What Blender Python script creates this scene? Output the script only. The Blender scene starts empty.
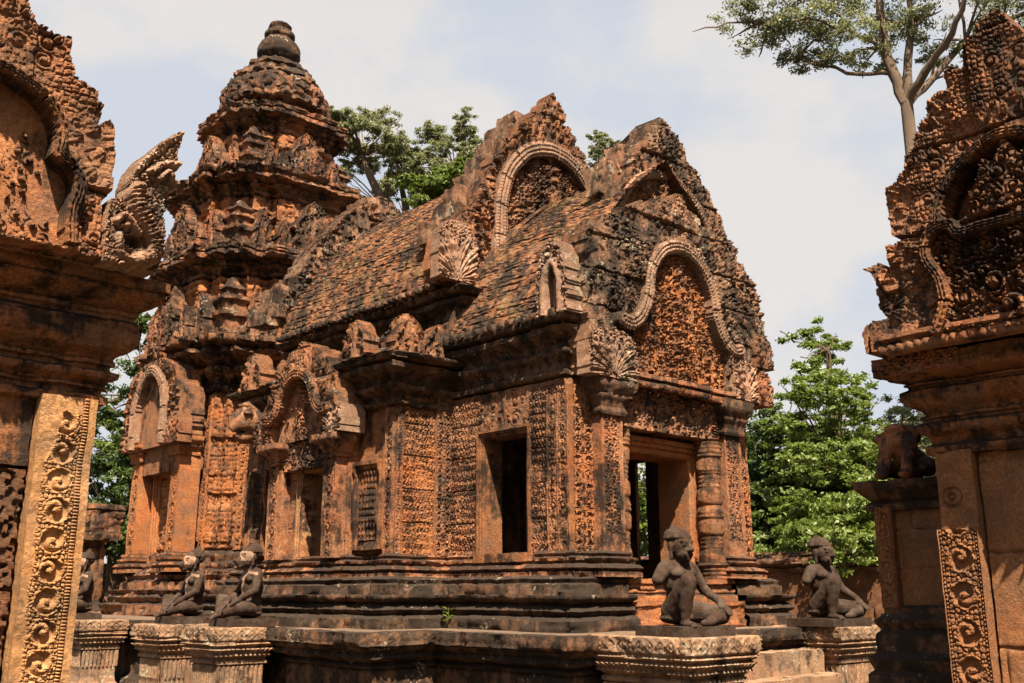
import bpy, bmesh, math
import numpy as np
from mathutils import Vector, Matrix
sc = bpy.context.scene
R = math.radians
H = 1.6                      # eye height above the courtyard ground; geometry is authored relative to it

# ------------------------------------------------------------------ camera, sky, sun, exposure
PITCH, HEAD, FPX = 14.12, 42.83, 996.0
cam = bpy.data.objects.new('camera', bpy.data.cameras.new('camera'))
sc.collection.objects.link(cam)
cam.data.sensor_width = 36.0
cam.data.lens = FPX / 1024 * 36
cam.data.clip_start, cam.data.clip_end = 0.1, 5000
cam.location = (0, 0, H)
cam.rotation_euler = (R(90 + PITCH), 0, R(-HEAD))
sc.camera = cam

SUN_EL, SUN_PHI = 58.0, 33.0          # elevation; horizontal angle from -Y towards -X
sdir = Vector((-math.sin(R(SUN_PHI)) * math.cos(R(SUN_EL)), -math.cos(R(SUN_PHI)) * math.cos(R(SUN_EL)), math.sin(R(SUN_EL))))
world = bpy.data.worlds.new('World'); sc.world = world; world.use_nodes = True
nt = world.node_tree; nt.nodes.clear()
def wn(t, **k):
    n = nt.nodes.new(t)
    for a, b in k.items(): setattr(n, a, b)
    return n
sky = wn('ShaderNodeTexSky', sky_type='NISHITA', sun_disc=False, sun_elevation=R(SUN_EL),
         sun_rotation=math.atan2(sdir.x, sdir.y), air_density=1.0, dust_density=2.5, ozone_density=1.0)
bg = wn('ShaderNodeBackground'); bg.inputs[1].default_value = 0.05
nt.links.new(sky.outputs[0], bg.inputs[0])
tc = wn('ShaderNodeTexCoord'); sep = wn('ShaderNodeSeparateXYZ'); nt.links.new(tc.outputs['Generated'], sep.inputs[0])
hz = wn('ShaderNodeMapRange', interpolation_type='SMOOTHSTEP')       # haze thins towards the zenith
hz.inputs['From Min'].default_value = 0.52; hz.inputs['From Max'].default_value = 0.68
hz.inputs['To Min'].default_value = 0.93; hz.inputs['To Max'].default_value = 0.05
nt.links.new(sep.outputs['Z'], hz.inputs['Value'])
mp = wn('ShaderNodeMapping'); mp.inputs['Scale'].default_value = (1.6, 1.6, 2.6); mp.inputs['Location'].default_value = (0.35, 0.1, 0.2)
nt.links.new(tc.outputs['Generated'], mp.inputs[0])
cn = wn('ShaderNodeTexNoise'); cn.inputs['Scale'].default_value = 2.1; cn.inputs['Detail'].default_value = 8; cn.inputs['Roughness'].default_value = 0.55
nt.links.new(mp.outputs[0], cn.inputs['Vector'])
cr = wn('ShaderNodeMapRange', interpolation_type='SMOOTHSTEP')
cr.inputs['From Min'].default_value = 0.44; cr.inputs['From Max'].default_value = 0.60
nt.links.new(cn.outputs[0], cr.inputs['Value'])
cm = wn('ShaderNodeMix', data_type='RGBA')
cm.inputs['A'].default_value = (0.192, 0.204, 0.224, 1); cm.inputs['B'].default_value = (0.243, 0.230, 0.219, 1)
nt.links.new(cr.outputs[0], cm.inputs['Factor'])
bg2 = wn('ShaderNodeBackground'); bg2.inputs[1].default_value = 1.0
nt.links.new(cm.outputs['Result'], bg2.inputs[0])
mixw = wn('ShaderNodeMixShader'); out = wn('ShaderNodeOutputWorld')
nt.links.new(hz.outputs[0], mixw.inputs[0]); nt.links.new(bg.outputs[0], mixw.inputs[1]); nt.links.new(bg2.outputs[0], mixw.inputs[2])
nt.links.new(mixw.outputs[0], out.inputs[0])

sun = bpy.data.objects.new('sun', bpy.data.lights.new('sun', 'SUN'))
sun.data.energy = 5.0; sun.data.angle = R(0.5); sun.data.color = (1.0, 0.85, 0.66)
sun.rotation_euler = sdir.to_track_quat('Z', 'Y').to_euler(); sun.location = (-10, -10, 30)
sc.collection.objects.link(sun)
vs = sc.view_settings
vs.view_transform = 'Standard'; vs.look = 'None'; vs.exposure = 1.8; vs.gamma = 1.0; vs.use_curve_mapping = False
sc.cycles.use_denoising = True
sc.cycles.max_bounces = 5; sc.cycles.diffuse_bounces = 2; sc.cycles.transparent_max_bounces = 4

# ------------------------------------------------------------------ noise helpers (numpy)
RG = np.random.RandomState(11)
_T = RG.rand(32, 32, 32, 3); _W = RG.rand(64, 64, 3)
def vn(P, s, seed=0):
    q = np.asarray(P, float) / s + seed * 7.31
    i = np.floor(q).astype(np.int64); f = q - i; f = f * f * (3 - 2 * f); r = 0
    for a in (0, 1):
        wa = f[..., 0] if a else 1 - f[..., 0]
        for b in (0, 1):
            wb = wa * (f[..., 1] if b else 1 - f[..., 1])
            for c in (0, 1):
                w = wb * (f[..., 2] if c else 1 - f[..., 2])
                r = r + w[..., None] * _T[(i[..., 0] + a) & 31, (i[..., 1] + b) & 31, (i[..., 2] + c) & 31]
    return r
def n2(U, V, s, seed=0): return vn(np.stack([U, V, U * 0 + 3.3], -1), s, seed)[..., 0]
def worley(U, V, c, seed=0):
    x = U / c + seed * 3.7; y = V / c + seed * 5.3
    ix = np.floor(x).astype(int); iy = np.floor(y).astype(int); best = np.full(x.shape, 9.0); sec = best.copy()
    for dx in (-1, 0, 1):
        for dy in (-1, 0, 1):
            w = _W[(ix + dx) & 63, (iy + dy) & 63]
            d = (ix + dx + .15 + .7 * w[..., 0] - x) ** 2 + (iy + dy + .15 + .7 * w[..., 1] - y) ** 2
            sec = np.minimum(sec, np.maximum(best, d)); best = np.minimum(best, d)
    return np.sqrt(best), np.sqrt(sec)
def knob(U, V, c, seed=0):
    a, b = worley(U, V, c, seed); k = np.clip((b - a) / .55, 0, 1); return np.sqrt(np.clip(1 - (1 - k) ** 2, 0, 1))
def fol(A, B, c=.06, seed=0, cr=(.05, .10), dens=70, mix=.55):
    """carved foliage: knobs overlaid with spiral curls; A, B regular grids ('ij')"""
    f = .12 + mix * .75 * knob(A, B, c, seed) + .25 * mix * knob(A, B, c * .45, seed + 3)
    if A.shape[0] < 3 or A.shape[1] < 3: return f
    du = A[1, 0] - A[0, 0]; dv = B[0, 1] - B[0, 0]; u0, v0 = A[0, 0], B[0, 0]; nu, nv = A.shape
    w, h = du * nu, dv * nv; rs = np.random.RandomState(seed + 100)
    for _ in range(int(w * h * dens)):
        cx, cy, r = u0 + rs.rand() * w, v0 + rs.rand() * h, cr[0] + rs.rand() * (cr[1] - cr[0])
        sg = rs.choice([-1, 1]); ph = rs.rand() * 6.28; tw = 1.3 + rs.rand() * .6
        i0, i1 = max(0, int((cx - r - u0) / du)), min(nu, int((cx + r - u0) / du) + 2)
        j0, j1 = max(0, int((cy - r - v0) / dv)), min(nv, int((cy + r - v0) / dv) + 2)
        if i1 <= i0 or j1 <= j0: continue
        X = A[i0:i1, j0:j1] - cx; Y = B[i0:i1, j0:j1] - cy
        q = np.hypot(X, Y) / r; th = np.arctan2(Y, X)
        sp = .5 + .5 * np.cos(q * tw * 6.283 - sg * th + ph)
        hh = np.where(q < .25, 1.0, .12 + .88 * sp ** .8 * (1 - .45 * q))
        k = np.clip((1 - q) / .15, 0, 1); sub = f[i0:i1, j0:j1]
        f[i0:i1, j0:j1] = sub * (1 - k) + hh * k
    return np.clip(f, 0, 1)
def scroll(w, seed=0, bead=True):
    def fn(A, B):
        p = w * .9; k = np.floor(B / p); sd = np.where(k % 2 > 0, 1., -1.)
        y = (B / p - k - .5) * p; x = (A - w / 2) * sd; m = .40 * w if bead else .47 * w
        r = np.hypot(x, y) / (m * 1.02); th = np.arctan2(y, x)
        rim = np.exp(-((r - .84) / .12) ** 2); com = np.clip(np.cos(th * sd - r * 5.2 + .6), 0, 1) ** .7
        h = np.where(r < .74, .10 + .75 * com * (1 - .3 * np.abs(r - .45)), .12 + .62 * knob(A, B, w * .13, seed))
        h = np.maximum(h, .95 * rim * (.8 + .2 * np.cos(th * 9)))
        h = np.where(r < .2, .55 + .45 * np.sqrt(np.clip(1 - (r / .2) ** 2, 0, 1)), h) * (.75 + .25 * knob(A, B, w * .075, seed + 5))
        e = np.abs(A - w / 2)
        if bead:
            b = np.sqrt(np.clip(1 - ((e - .445 * w) / (.04 * w)) ** 2, 0, 1)) * (.45 + .55 * np.abs(np.sin(B * math.pi / (w * .1))))
            h = np.where(e > .40 * w, .1 + .7 * b, h)
            h = np.where(e > .485 * w, .8, h)
        return h
    return fn
def diaper(s=.12, seed=0):
    def fn(A0, B0):
        j1 = (n2(A0, B0, .21, seed) - .5) * s * .8; j2 = (n2(A0, B0, .17, seed + 3) - .5) * s * .8; A = A0 + j1; B = B0 + j2
        row = np.floor(B / s); x = (A / s + .5 * (row % 2)) % 1 - .5; y = (B / s) % 1 - .5
        r = np.hypot(x, y); th = np.arctan2(y, x)
        pet = np.sqrt(np.clip(1 - r / (.33 + .09 * np.cos(6 * th)), 0, 1))
        dm = np.exp(-((r - .47) / .055) ** 2) * .8
        h = np.maximum(np.maximum(pet, dm), np.where(r < .1, 1., 0)) + .25 * knob(A, B, s * .3, seed)
        f = fol(A0, B0, s * .42, seed + 1, (s * .28, s * .6), 1.1 / (s * s), .6); mixf = np.clip((n2(A0, B0, .4, seed + 5) - .30) / .2, 0, 1)
        h = h * (1 - .45 * mixf) + .45 * mixf * f; fy = (B0 / .37) % 1; jn = np.clip(np.minimum(fy, 1 - fy) * .37 / .009, 0, 1)
        return np.clip(h * .85 + .1, 0, 1) * jn
    return fn
def blocks(bw=.55, bh=.32, seed=0, rough=.3):
    def fn(A, B):
        row = np.floor(B / bh); off = _W[row.astype(int) & 63, seed & 63, 0]
        col = np.floor(A / bw + off); fx = (A / bw + off) % 1; fy = (B / bh) % 1
        jd = np.minimum(np.minimum(fx, 1 - fx) * bw, np.minimum(fy, 1 - fy) * bh)
        t = _W[(row.astype(int) * 7 + seed) & 63, col.astype(int) & 63, 1]
        return np.clip(jd / .018, 0, 1) * .6 + .25 * t + rough * (n2(A, B, .09, seed) - .5)
    return fn
def foliage(c=.06, seed=0, cr=(.05, .10), dens=70, mix=.55, joint=0):
    def fn(A, B):
        h = fol(A, B, c, seed, cr, dens, mix)
        if joint:
            fy = (B / joint) % 1; h = h * np.clip(np.minimum(fy, 1 - fy) * joint / .012, 0, 1)
        return h
    return fn
def flames(s, d, ps=.10, pd=.11):
    row = np.floor(d / pd); x = np.abs((s / ps + .5 * (row % 2)) % 1 - .5); y = (d / pd) % 1
    w = .52 * (1 - y) ** .55 + .02; q = np.clip(x / w, 0, 1)
    return np.sqrt(1 - q ** 2) * (.35 + .65 * y) * (.75 + .25 * np.cos(q * 9))
def plainf(A, B): return .5 + .25 * (n2(A, B, .12, 4) - .5)

# ------------------------------------------------------------------ mesh helpers
class G:
    def __init__(s): s.V = []; s.Q = []; s.n = 0
    def add(s, V, Q):
        V = np.asarray(V, float).reshape(-1, 3); Q = np.asarray(Q, np.int64).reshape(-1, 4)
        s.V.append(V); s.Q.append(Q + s.n); s.n += len(V); return s
    def grid(s, P, closed_u=False):
        a, b = P.shape[:2]; I = np.arange(a * b).reshape(a, b)
        if closed_u: I = np.vstack([I, I[:1]])
        return s.add(P.reshape(-1, 3), np.stack([I[:-1, :-1], I[1:, :-1], I[1:, 1:], I[:-1, 1:]], -1))
    def xf(s, f):
        s.V = [f(v) for v in s.V]; return s
def weather(V, amp):
    if amp <= 0: return V
    return V + (vn(V, .33, 1) - .5) * 1.1 * amp + (vn(V, .09, 2) - .5) * amp * 1.1 + (vn(V, .035, 3) - .5) * amp * .5
def mk(name, g, mat, parent=None, wear=.006, angle=48, origin=None):
    V = weather(np.concatenate(g.V), wear) + np.array([0, 0, H]); Q = np.concatenate(g.Q)
    if parent is not None: V = V - np.array(parent.location)
    elif origin is not None: V = V - np.array(origin) - np.array([0, 0, H])
    me = bpy.data.meshes.new(name)
    me.vertices.add(len(V)); me.vertices.foreach_set('co', V.astype(np.float32).ravel())
    me.loops.add(Q.size); me.loops.foreach_set('vertex_index', Q.astype(np.int32).ravel())
    me.polygons.add(len(Q)); me.polygons.foreach_set('loop_start', np.arange(0, Q.size, 4, dtype=np.int32))
    me.update(calc_edges=True); me.validate()
    me.polygons.foreach_set('use_smooth', np.ones(len(me.polygons), bool))
    if angle < 180: me.set_sharp_from_angle(angle=R(angle))
    me.materials.append(mat)
    o = bpy.data.objects.new(name, me); sc.collection.objects.link(o)
    if parent is not None: o.parent = parent
    elif origin is not None: o.location = (origin[0], origin[1], origin[2] + H)
    return o
def thing(name, label, cat, loc, group=None):
    o = bpy.data.objects.new(name, None); sc.collection.objects.link(o)
    o.location = (loc[0], loc[1], loc[2] + H); o.empty_display_size = .2
    o['label'] = label; o['category'] = cat
    if group: o['group'] = group
    return o
def tag(o, label, cat, group=None):
    o['label'] = label; o['category'] = cat
    if group: o['group'] = group
    return o
def inst(o, parent, loc, rz=0, sx=1, sz=1):
    c = o.copy(); sc.collection.objects.link(c); c.parent = parent
    c.location = Vector((loc[0], loc[1], loc[2] + H)) - parent.location; c.rotation_euler = (0, 0, rz); c.scale = (sx, sx, sz)
    return c
X_, Y_, Z_ = np.eye(3)
def box(g, x0, x1, y0, y1, z0, z1, st=.12):
    def face(o, u, v, w, h):
        a = np.linspace(0, 1, max(2, int(w / st) + 1)); b = np.linspace(0, 1, max(2, int(h / st) + 1))
        g.grid(o + a[:, None, None] * u * w + b[None, :, None] * v * h)
    dx, dy, dz = x1 - x0, y1 - y0, z1 - z0; A = np.array
    face(A([x0, y0, z0.real]), X_, Z_, dx, dz); face(A([x1, y1, z0]), -X_, Z_, dx, dz)
    face(A([x0, y1, z0]), -Y_, Z_, dy, dz); face(A([x1, y0, z0]), Y_, Z_, dy, dz)
    face(A([x0, y0, z1]), X_, Y_, dx, dy); face(A([x0, y1, z0]), X_, -Y_, dx, dy)
    return g
def relief(g, O, U, V, w, h, fn, dep=.025, res=.013, side=.06):
    O, U, V = np.array(O, float), np.array(U, float), np.array(V, float); N = np.cross(U, V)
    u = np.linspace(0, w, max(3, int(w / res) + 1)); v = np.linspace(0, h, max(3, int(h / res) + 1))
    A, B = np.meshgrid(u, v, indexing='ij'); D = fn(A, B) * dep
    if dep > .012: D = D * (.62 + .38 * np.clip((n2(A + O[0] * 3 + O[1], B + O[2], .30, 6) - .22) / .22, 0, 1))
    P = O + A[..., None] * U + B[..., None] * V + D[..., None] * N
    A2, B2 = np.pad(A, 1, mode='edge'), np.pad(B, 1, mode='edge')
    Q = O + A2[..., None] * U + B2[..., None] * V - side * N
    Q[1:-1, 1:-1] = P
    return g.grid(Q)
def inpoly(A, B, poly):
    r = np.zeros(A.shape, bool); n = len(poly)
    for i in range(n):
        (x0, y0), (x1, y1) = poly[i], poly[(i + 1) % n]
        if y0 == y1: continue
        c = ((y0 > B) != (y1 > B)) & (A < (x1 - x0) * (B - y0) / (y1 - y0) + x0); r ^= c
    return r
def dpoly(A, B, pts):
    best = np.full(A.shape, 1e9); S = np.zeros(A.shape); acc = 0
    for (x0, y0), (x1, y1) in zip(pts[:-1], pts[1:]):
        dx, dy = x1 - x0, y1 - y0; L2 = dx * dx + dy * dy + 1e-12
        t = np.clip(((A - x0) * dx + (B - y0) * dy) / L2, 0, 1)
        d = np.hypot(A - x0 - t * dx, B - y0 - t * dy); m = d < best
        best = np.where(m, d, best); S = np.where(m, acc + t * math.sqrt(L2), S); acc += math.sqrt(L2)
    return best, S
def smoothline(pts, n=6):
    p = np.array(pts, float); p = np.vstack([2 * p[0] - p[1], p, 2 * p[-1] - p[-2]]); o = []
    for i in range(1, len(p) - 2):
        for t in np.arange(n) / n:
            o.append(.5 * (2 * p[i] + (p[i + 1] - p[i - 1]) * t + (2 * p[i - 1] - 5 * p[i] + 4 * p[i + 1] - p[i + 2]) * t * t + (3 * p[i] - p[i - 1] - 3 * p[i + 1] + p[i + 2]) * t ** 3))
    o.append(p[-2]); return [tuple(q) for q in o]
def masked(g, O, U, V, A, B, D, mask, T):
    """height field D over the cells inside mask, with a back face T behind and walls round the outline"""
    O, U, V = np.array(O, float), np.array(U, float), np.array(V, float); N = np.cross(U, V)
    P = O + A[..., None] * U + B[..., None] * V; a, b = A.shape
    C = mask[:-1, :-1] & mask[1:, :-1] & mask[1:, 1:] & mask[:-1, 1:]
    I = np.arange(a * b).reshape(a, b); K = I + a * b
    F = np.stack([I[:-1, :-1], I[1:, :-1], I[1:, 1:], I[:-1, 1:]], -1)[C]
    Bk = np.stack([K[:-1, :-1], K[:-1, 1:], K[1:, 1:], K[1:, :-1]], -1)[C]
    W = []; Cp = np.pad(C, 1)
    c = Cp[1:-1, 1:-1]
    for nb, (p, q) in ((Cp[1:-1, :-2], ((0, 0), (1, 0))), (Cp[2:, 1:-1], ((1, 0), (1, 1))), (Cp[1:-1, 2:], ((1, 1), (0, 1))), (Cp[:-2, 1:-1], ((0, 1), (0, 0)))):
        m = c & ~nb; ii, jj = np.nonzero(m)
        e0 = I[ii + p[0], jj + p[1]]; e1 = I[ii + q[0], jj + q[1]]
        W.append(np.stack([e0, e0 + a * b, e1 + a * b, e1], -1))
    Q = np.vstack([F, Bk] + W); VV = np.concatenate([(P + D[..., None] * N).reshape(-1, 3), (P - T * N).reshape(-1, 3)])
    used = np.unique(Q); mp_ = np.full(len(VV), -1); mp_[used] = np.arange(len(used))
    return g.add(VV[used], mp_[Q])
def grid2(u0, u1, v0, v1, res):
    return np.meshgrid(np.arange(u0, u1 + res, res), np.arange(v0, v1 + res, res), indexing='ij')
def mirror(h): return [(-u, v) for u, v in h[::-1] if u > 0] + list(h)
# ornaments on mouldings: (z0, z1, kind, depth, pitch)
def orn_disp(kind, s, tt, dep, p, z):
    x = (s / p) % 1
    if kind == 'bead': return dep * np.sqrt(np.clip(1 - (2 * x - 1) ** 2 - .8 * (2 * tt - 1) ** 2, 0, 1))
    if kind == 'petal':
        q = np.abs(2 * x - 1) / (.3 + .7 * np.sqrt(np.clip(tt, 0, 1))); return dep * np.sqrt(np.clip(1 - q * q, 0, 1))
    if kind == 'petalup':
        q = np.abs(2 * x - 1) / (.3 + .7 * np.sqrt(np.clip(1 - tt, 0, 1))); return dep * np.sqrt(np.clip(1 - q * q, 0, 1))
    if kind == 'dentil': return dep * (x < .6)
    if kind == 'diamond':
        d = np.abs(2 * x - 1) + np.abs(2 * tt - 1); return dep * (np.exp(-((d - .85) / .13) ** 2) + np.sqrt(np.clip(1 - d / .5, 0, 1)))
    return dep * (knob(s, z, p, 2) * .7 + .3 * knob(s, z, p * .45, 5))
def mould(g, path, prof, closed=True, step=.06, pstep=.03, orn=(), jog=.006):
    P = np.array(path, float); n = len(P)
    ne = n if closed else n - 1
    E = [P[(i + 1) % n] - P[i] for i in range(ne)]; Ls = [np.hypot(*e) for e in E]
    Nn = [np.array([e[1], -e[0]]) / l for e, l in zip(E, Ls)]
    M = []
    for i in range(n):
        if closed: a, b = Nn[i - 1], Nn[i]
        elif i == 0: a = b = Nn[0]
        elif i == n - 1: a = b = Nn[-1]
        else: a, b = Nn[i - 1], Nn[i]
        M.append((a + b) / max(.3, 1 + a @ b))
    po, pz = [], []
    for (o0, z0), (o1, z1) in zip(prof[:-1], prof[1:]):
        k = max(1, int(math.hypot(o1 - o0, z1 - z0) / pstep)); t = np.arange(k) / k
        po += list(o0 + (o1 - o0) * t); pz += list(z0 + (z1 - z0) * t)
    po.append(prof[-1][0]); pz.append(prof[-1][1]); po, pz = np.array(po), np.array(pz)
    cols = []
    for i in range(ne):
        k = max(1, int(math.ceil(Ls[i] / step))); t = np.linspace(0, 1, k + 1)
        base = P[i] + t[:, None] * E[i]; off = (1 - t)[:, None] * M[i] + t[:, None] * M[(i + 1) % n]
        D = np.repeat(Nn[i][None], k + 1, 0); D[0] = M[i]; D[-1] = M[(i + 1) % n]
        s = ((t - .5) * Ls[i])[:, None] + 50; disp = np.zeros((k + 1, len(po)))
        for z0, z1, kind, dep, p in orn:
            m = (pz >= z0) & (pz <= z1)
            if m.any(): disp[:, m] += orn_disp(kind, s + 0 * pz[None, m], ((pz[m] - z0) / (z1 - z0))[None], dep, p, pz[None, m] + 0 * s)
        if jog:      # single stones of each course sit a few millimetres in or out
            disp += jog * 2 * (_W[np.floor(s / .47).astype(int) & 63, (np.floor(pz / .16).astype(int) & 63)[None], 2] - .5)
            jt = np.abs((s + .19 * _W[(np.floor(pz / .16).astype(int) & 63)[None], 5, 1]) % .47 - .235)
            disp -= .014 * (jt < .5 * max(step, .012))
            p3 = np.concatenate([np.broadcast_to((base)[:, None], (k + 1, len(po), 2)), np.broadcast_to(pz[None, :, None], (k + 1, len(po), 1))], -1)
            disp -= np.clip((vn(p3, .17, 5)[..., 0] - .62) / .12, 0, 1) * (.012 + 2.2 * jog) * (po[None] > .02)
        xy = base[:, None] + off[:, None] * po[None, :, None] + D[:, None] * disp[..., None]
        cols.append(np.concatenate([xy, np.broadcast_to(pz[None, :, None], xy.shape[:2] + (1,))], -1))
    for c in cols: g.grid(c)
    return g
def cap(g, path, z, flip=False):
    p = np.array(path, float); x0, y0 = p.min(0); x1, y1 = p.max(0)
    u = np.unique(np.concatenate([p[:, 0], np.arange(x0, x1, .25)])); v = np.unique(np.concatenate([p[:, 1], np.arange(y0, y1, .25)]))
    A, B = np.meshgrid(u, v, indexing='ij'); C = inpoly((A[:-1, :-1] + A[1:, 1:]) / 2, (B[:-1, :-1] + B[1:, 1:]) / 2, [tuple(q) for q in p])
    I = np.arange(A.size).reshape(A.shape); F = np.stack([I[:-1, :-1], I[1:, :-1], I[1:, 1:], I[:-1, 1:]], -1)[C]
    if flip: F = F[:, ::-1]
    return g.add(np.stack([A, B, A * 0 + z], -1), F)
def offpath(path, o):
    P = np.array(path, float); n = len(P); r = []
    for i in range(n):
        a, b = P[i] - P[i - 1], P[(i + 1) % n] - P[i]
        na = np.array([a[1], -a[0]]) / np.hypot(*a); nb = np.array([b[1], -b[0]]) / np.hypot(*b)
        r.append(tuple(P[i] + (na + nb) / max(.3, 1 + na @ nb) * o))
    return r
def rect(x0, x1, y0, y1): return [(x0, y0), (x1, y0), (x1, y1), (x0, y1)]
def lathe(g, c, prof, n=28, fn=None):
    th = np.arange(n) / n * 2 * math.pi; r = np.array([p[0] for p in prof]); z = np.array([p[1] for p in prof])
    rr = np.repeat(r[None], n, 0)
    if fn is not None: rr = rr * fn(th[:, None], z[None])
    P = np.stack([c[0] + rr * np.cos(th)[:, None], c[1] + rr * np.sin(th)[:, None], c[2] + np.repeat(z[None], n, 0)], -1)
    return g.grid(P, True)
def dense(prof, st=.02):
    o = []
    for (a, b), (c, d) in zip(prof[:-1], prof[1:]):
        k = max(1, int(math.hypot(c - a, d - b) / st))
        for t in range(k): o.append((a + (c - a) * t / k, b + (d - b) * t / k))
    o.append(prof[-1]); return o
def tube(g, pts, rad, n=9, bend=0, seed=0):
    P = np.array(pts, float); rad = np.array(rad, float)
    if bend:
        q = [P[0]]; rr = [rad[0]]
        for i in range(len(P) - 1):
            for t in (1 / 3, 2 / 3, 1):
                q.append(P[i] + (P[i + 1] - P[i]) * t + (np.random.RandomState(seed * 31 + i * 3 + int(t * 3)).rand(3) - .5) * bend * (t < 1)); rr.append(rad[i] + (rad[i + 1] - rad[i]) * t)
        P, rad = np.array(q), np.array(rr)
    T = np.gradient(P, axis=0); T /= np.linalg.norm(T, axis=1)[:, None] + 1e-9
    ref = np.array([.31, .9, .29]); a = np.cross(T, ref); a /= np.linalg.norm(a, axis=1)[:, None] + 1e-9; b = np.cross(T, a)
    th = np.arange(n) / n * 2 * math.pi
    Q = P[None] + rad[None, :, None] * (np.cos(th)[:, None, None] * a[None] + np.sin(th)[:, None, None] * b[None])
    return g.grid(Q[::-1], True)

# ------------------------------------------------------------------ materials
def nodes(name):
    m = bpy.data.materials.new(name); m.use_nodes = True; t = m.node_tree; t.nodes.clear()
    return m, t
def stone(name, c1, c2, dark=.35, up=.25, pale=.15, bump=.5, dcol=(.022, .019, .016), pcol=(.40, .36, .27), sc_=1.0, moss=0):
    c1, c2, dcol, pcol = [tuple(q * k for q, k in zip(c, (.80, .755, .74))) for c in (c1, c2, dcol, pcol)]
    m, t = nodes(name); N, L = t.nodes.new, t.links.new
    o = N('ShaderNodeOutputMaterial'); b = N('ShaderNodeBsdfPrincipled'); L(b.outputs[0], o.inputs[0])
    b.inputs['Roughness'].default_value = .92; b.inputs['Specular IOR Level'].default_value = .15
    ge = N('ShaderNodeNewGeometry'); pos = ge.outputs['Position']
    def noise(s, d=6, r=.6, seed=0.):
        mpn = N('ShaderNodeVectorMath'); mpn.operation = 'ADD'; mpn.inputs[1].default_value = (seed, seed * 1.7, seed * .6); L(pos, mpn.inputs[0])
        n = N('ShaderNodeTexNoise'); n.inputs['Scale'].default_value = s; n.inputs['Detail'].default_value = d; n.inputs['Roughness'].default_value = r
        L(mpn.outputs[0], n.inputs['Vector']); return n.outputs[0]
    def mr(v, a, c, x=0., y=1.):
        n = N('ShaderNodeMapRange'); n.interpolation_type = 'SMOOTHSTEP'; L(v, n.inputs['Value'])
        for k, q in (('From Min', a), ('From Max', c), ('To Min', x), ('To Max', y)): n.inputs[k].default_value = q
        return n.outputs[0]
    def ma(op, a, c):
        n = N('ShaderNodeMath'); n.operation = op
        for i, q in enumerate((a, c)):
            if isinstance(q, (int, float)): n.inputs[i].default_value = q
            else: L(q, n.inputs[i])
        return n.outputs[0]
    def mx(f, a, c, mode='MIX'):
        n = N('ShaderNodeMix'); n.data_type = 'RGBA'; n.blend_type = mode; L(f, n.inputs['Factor'])
        for k, q in (('A', a), ('B', c)):
            if isinstance(q, tuple): n.inputs[k].default_value = q + (1,)
            else: L(q, n.inputs[k])
        return n.outputs['Result']
    col = mx(mr(noise(1.9 * sc_, 7, .65), .36, .64), c1, c2)
    vor = N('ShaderNodeTexVoronoi'); vor.inputs['Scale'].default_value = 2.6; vor.distance = 'CHEBYCHEV'; L(pos, vor.inputs['Vector'])   # stone-to-stone tint
    sp = N('ShaderNodeSeparateColor'); L(vor.outputs['Color'], sp.inputs[0])
    col = mx(mr(sp.outputs[0], 0, 1, .0, .42), col, tuple(x * .52 for x in c1))
    col = mx(mr(noise(14 * sc_, 5, .6, 3.), .42, .70, 0, .5), col, tuple(min(1, x * 1.25) for x in c2))
    sz = N('ShaderNodeSeparateXYZ'); L(ge.outputs['Normal'], sz.inputs[0])
    lich = ma('ADD', ma('MULTIPLY', noise(1.15 * sc_, 9, .72, 9.), .52), ma('MULTIPLY', noise(7.5 * sc_, 9, .75, 5.), .48))
    stv = N('ShaderNodeVectorMath'); stv.operation = 'MULTIPLY'; stv.inputs[1].default_value = (6., 6., .9); L(pos, stv.inputs[0])     # rain streaks
    stn = N('ShaderNodeTexNoise'); stn.inputs['Scale'].default_value = 1.; stn.inputs['Detail'].default_value = 6; stn.inputs['Roughness'].default_value = .65; L(stv.outputs[0], stn.inputs['Vector'])
    lich = ma('ADD', ma('MULTIPLY', lich, .72), ma('MULTIPLY', stn.outputs[0], .28))
    lich = ma('ADD', lich, ma('MULTIPLY', ma('MAXIMUM', sz.outputs['Z'], 0.), up * .3))
    th = .70 - .36 * dark
    col = mx(mr(noise(48., 4, .65, 31.), .38, .62, .62, .0), col, tuple(x * .38 for x in c1))
    col = mx(mr(noise(.55, 5, .55, 37.), .40, .64, 0, .5), col, tuple(x * .45 for x in c2))
    col = mx(mr(noise(2.7 * sc_, 7, .7, 41.), .40, .66, 0, .55), col, (.085, .066, .050))
    if moss: col = mx(mr(noise(3.1, 7, .6, 21.), .50, .66, 0, moss), col, (.10, .085, .035))
    col = mx(mr(lich, th - .035, th + .06, 0, .93), col, dcol)
    if pale: col = mx(mr(ma('ADD', ma('MULTIPLY', noise(26., 5, .65, 13.), .5), ma('MULTIPLY', noise(3.3, 6, .6, 17.), .5)), .645 - .2 * pale, .70 - .2 * pale, 0, .8), col, pcol)
    L(col, b.inputs['Base Color'])
    bn = N('ShaderNodeBump'); bn.inputs['Strength'].default_value = bump; bn.inputs['Distance'].default_value = .03
    L(ma('ADD', noise(38., 7, .7), ma('MULTIPLY', noise(120., 4, .6, 2.), .5)), bn.inputs['Height']); L(bn.outputs[0], b.inputs['Normal'])
    return m
M = {}
M['orange'] = stone('red_sandstone', (.50, .165, .055), (.52, .24, .10), dark=.40, up=.5, pale=.05)
M['carve'] = stone('carved_sandstone', (.43, .16, .07), (.48, .25, .13), dark=.52, up=.35, pale=.20)
M['top'] = stone('weathered_sandstone', (.40, .18, .095), (.46, .29, .18), dark=.58, up=.35, pale=.40)
M['tower'] = stone('tower_sandstone', (.44, .15, .06), (.44, .25, .14), dark=.60, up=.30, pale=.34)
M['dark'] = stone('blackened_sandstone', (.25, .115, .06), (.24, .145, .085), dark=.62, up=.25, pale=.26, dcol=(.026, .021, .016))
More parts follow.
